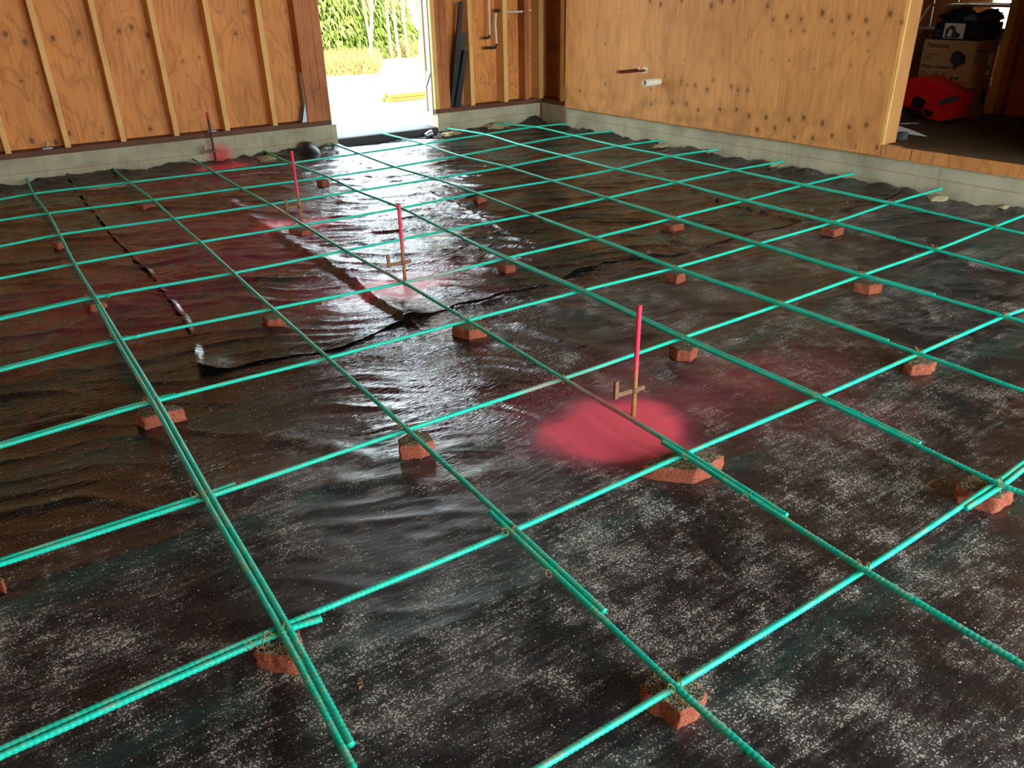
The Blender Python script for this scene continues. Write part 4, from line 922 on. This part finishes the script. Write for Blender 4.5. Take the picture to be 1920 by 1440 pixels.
# reflective tape strip and crumpled clear cup
a0, a1 = az(450, 327, .02), az(523, 322, .02); d = (a1 - a0); n = Vector((-d.y, d.x, 0)).normalized() * .012
bm = bmesh.new(); N_ = 24; prev = None
for k in range(N_ + 1):
    c = a0.lerp(a1, k / N_); c.z = zfl(c.x, c.y) + .006 + .003 * math.sin(k * 1.1); q = [bm.verts.new(c - n), bm.verts.new(c + n)]
    if prev: bm.faces.new((prev[0], q[0], q[1], prev[1]))
    prev = q
o = link('tape_strip', bm_mesh('tape_strip', bm), M['galv']); md = o.modifiers.new('t', 'SOLIDIFY'); md.thickness = .001; tag(o, 'narrow silvery tape strip lying on the plastic near the back wall', 'tape')
c = az(803, 254, .03); t = empty('plastic_cup', (c.x - .0, c.y - .02, .02)); tag(t, 'crumpled clear plastic cup at the right corner of the doorway', 'cup')
me = tube_mesh('cup_wall', [(-.04, 0, .012), (-.02, 0, .02), (.0, 0, .026), (.03, 0, .03)], .03, 14, rf=lambda i: [.75, .85, .95, 1.1][i], cap=False); me.materials.append(M['glass']); link('cup_wall', me, M['galv'], t)

# ------------------------------------------------------------------ outdoors
box('ground', -40, 60, 8.02, 80, -.30, -.06, M['ground'])['kind'] = 'structure'
box('ground', -40, -3.35, -40, 8.02, -.30, -.06, M['ground'])['kind'] = 'structure'
box('ground', -3.35, 5.35, -40, -4.62, -.30, -.06, M['ground'])['kind'] = 'structure'
box('ground', 8.05, 60, -40, 8.02, -.30, -.06, M['ground'])['kind'] = 'structure'
bm = bmesh.new(); hexa(bm, [(-3, YB(-3) + .205, -.3), (8, 5.45, -.3), (8, 7.62, -.3), (-3, 7.98, -.3), (-3, YB(-3) + .205, .085), (8, 5.45, .085), (8, 7.62, .085), (-3, 7.98, .085)])
o = link('patio_slab', bm_mesh('patio_slab', bm), M['slab']); o['kind'] = 'structure'
bm = bmesh.new(); bq(bm, 2.475, 3.475, .03, .204, -.25, .085); o = link('door_sill', bm_mesh('door_sill', bm), M['slab'], wb)
bm = bmesh.new(); bq(bm, 2.476, 3.474, .012, .028, -.06, .082); o = link('sill_face', bm_mesh('sill_face', bm), M['charcoal'], wb)
# stack of yellow lumber at the slab's far edge
for k in range(4):
    z0 = .0858 + .042 * (k // 2); dy = .10 * (k % 2); xa = az(700 + 7 * (k // 2) - 4 * (k % 2), 183, .1)
    b_ = box('lumber_board', xa.x - .0, xa.x + 2.4, 7.35 - .035 * 1 + dy, 7.35 + .055 + dy, z0, z0 + .038, M['lumber'])
    tag(b_, ['bottom front yellow board of the stack on the slab', 'bottom rear yellow board of the stack on the slab', 'top front yellow board of the stack on the slab', 'top rear yellow board of the stack on the slab'][k], 'board', 'yellow boards stacked on the slab')
def frond_tree(name, base, H, Rr, n, label, seed):
    rnd = random.Random(seed); t = empty(name, base); tag(t, label, 'tree')
    link('trunk', tube_mesh('trunk', [(0, 0, -.3), (0.05, 0, H * .5), (0, 0, H)], .16, 10, rf=lambda i: [1, .7, .2][i]), M['bark'], t)
    V = []; Fc = []
    for k in range(n):
        z = rnd.uniform(.02, 1) ** 1.0 * H; rr = Rr * (1 - z / H) ** .35 * (0.35 + .65 * rnd.random() ** .4); an = rnd.uniform(0, 2 * math.pi)
        c = Vector((rr * math.cos(an), rr * math.sin(an), z)); L_ = rnd.uniform(.10, .30); w_ = rnd.uniform(.008, .022)
        outd = Vector((math.cos(an), math.sin(an), 0)); side = Vector((-outd.y, outd.x, 0)) * w_ + Vector((0, 0, rnd.uniform(-.03, .03)))
        outd.rotate(Matrix.Rotation(rnd.uniform(-.9, .9), 3, 'Z')); 
        m1 = c + outd * L_ * .5 + Vector((0, 0, .02)); e = c + outd * L_ + Vector((0, 0, -L_ * rnd.uniform(.3, .9))); i0 = len(V)
        V += [c - side * .5, c + side * .5, m1 + side, e, m1 - side]; Fc.append((i0, i0 + 1, i0 + 2, i0 + 3, i0 + 4))
    me_ = bpy.data.meshes.new('foliage'); me_.from_pydata([tuple(q) for q in V], [], Fc); me_.update(); link('foliage', me_, M['needle'], t)
    return t
tb = az(640, 112, -.06)
frond_tree('conifer', Vector((6.3, 16.5, -.06)), 2.9, 2.5, 60000, 'bushy yellow-green conifer beyond the slab, filling the left of the doorway', 1)
def sapling(base, H, label, seed, lean_=0.0):
    rnd = random.Random(seed); t = empty('sapling', base); tag(t, label, 'sapling', 'bare pale saplings beyond the doorway')
    pts = [(lean_ * k / 6 * H * .3 + rnd.uniform(-.05, .05), rnd.uniform(-.05, .05), H * k / 6) for k in range(7)]; pts[0] = (0, 0, -.1)
    link('stem', tube_mesh('stem', spline(pts, .2), .03, 6, rf=None), M['twig'], t)
    bmv = []; 
    for k in range(16):
        b = Vector(pts[1 + k % 5]); an = rnd.uniform(0, 6.28); l_ = rnd.uniform(.5, 1.5)
        e = b + Vector((math.cos(an) * l_ * .5, math.sin(an) * l_ * .5, l_)); bmv.append((b, b.lerp(e, .5) + Vector((rnd.uniform(-.1, .1), 0, 0)), e))
    bm = bmesh.new()
    for tr in bmv:
        m_ = tube_mesh('tw', tr, .010, 4); bm.from_mesh(m_); bpy.data.meshes.remove(m_)
    link('twigs', bm_mesh('twigs', bm), M['twig'], t)
for k, (px, dist, H, ln) in enumerate(((688, 15, 5, .5), (700, 17, 5.5, -.2), (712, 20, 6, .2), (735, 17, 5, -.1), (742, 18, 5.5, .05), (750, 16, 5, -.05), (757, 18, 6, .1), (766, 17, 5, 0), (772, 19, 6, -.1), (784, 16, 5, .1), (728, 19, 6, -.3))):
    d = ray(px, 100); s_ = dist / math.hypot(d.x, d.y); b = Vector((CAM.x + d.x * s_, CAM.y + d.y * s_, -.06))
    sapling(b, H, ['thin pale sapling leaning at the edge of the conifer', 'thin pale sapling in the gap right of the conifer', 'thin pale sapling in the middle of the doorway', 'straight pale sapling, leftmost of the dense clump', 'pale sapling second in the dense clump', 'pale sapling third in the dense clump', 'tall pale sapling in the middle of the dense clump', 'pale sapling just right of the clump middle', 'tall pale sapling at the right of the clump', 'pale sapling beside the right door jamb', 'crooked pale sapling left of the dense clump'][k], 50 + k, ln)
rnd = random.Random(5); V = []; Fc = []
for k in range(9000):
    px = rnd.uniform(600, 800); d = ray(px, 100); dist = rnd.uniform(14.3, 16.8) if px < 705 else rnd.uniform(17.2, 19.5); s_ = dist / math.hypot(d.x, d.y)
    b = Vector((CAM.x + d.x * s_, CAM.y + d.y * s_, -.06)); h_ = rnd.uniform(.05, .30); w_ = Vector((.02, -.012, 0)); i0 = len(V)
    V += [b - w_, b + w_, b + Vector((rnd.uniform(-.2, .2), rnd.uniform(-.1, .1), h_))]; Fc.append((i0, i0 + 1, i0 + 2))
me = bpy.data.meshes.new('dry_grass'); me.from_pydata([tuple(q) for q in V], [], Fc); me.update()
o = link('dry_grass', me, M['grass']); tag(o, 'dry brown grass at the foot of the conifer and saplings', 'grass', None, 'stuff')

# ------------------------------------------------------------------ light
W = bpy.data.worlds.new('sky'); S.world = W; W.use_nodes = True; nt = W.node_tree
bg = nt.nodes['Background']; bg.inputs[0].default_value = (.78, .91, 1.0, 1); bg.inputs[1].default_value = 6.0
sd = bpy.data.lights.new('sun', 'SUN'); sd.energy = 9; sd.angle = .01; sd.color = (1, .95, .86); so = bpy.data.objects.new('sun', sd); COL.objects.link(so)
so.rotation_euler = (math.radians(40), 0, math.radians(-12))
S.view_settings.view_transform = 'Standard'; S.view_settings.look = 'None'; S.view_settings.gamma = 1; S.view_settings.use_curve_mapping = False
S.view_settings.exposure = 1.28
S.cycles.use_denoising = True; S.cycles.adaptive_threshold = .025
S.cycles.max_bounces = 8; S.cycles.diffuse_bounces = 5; S.cycles.sample_clamp_indirect = 8
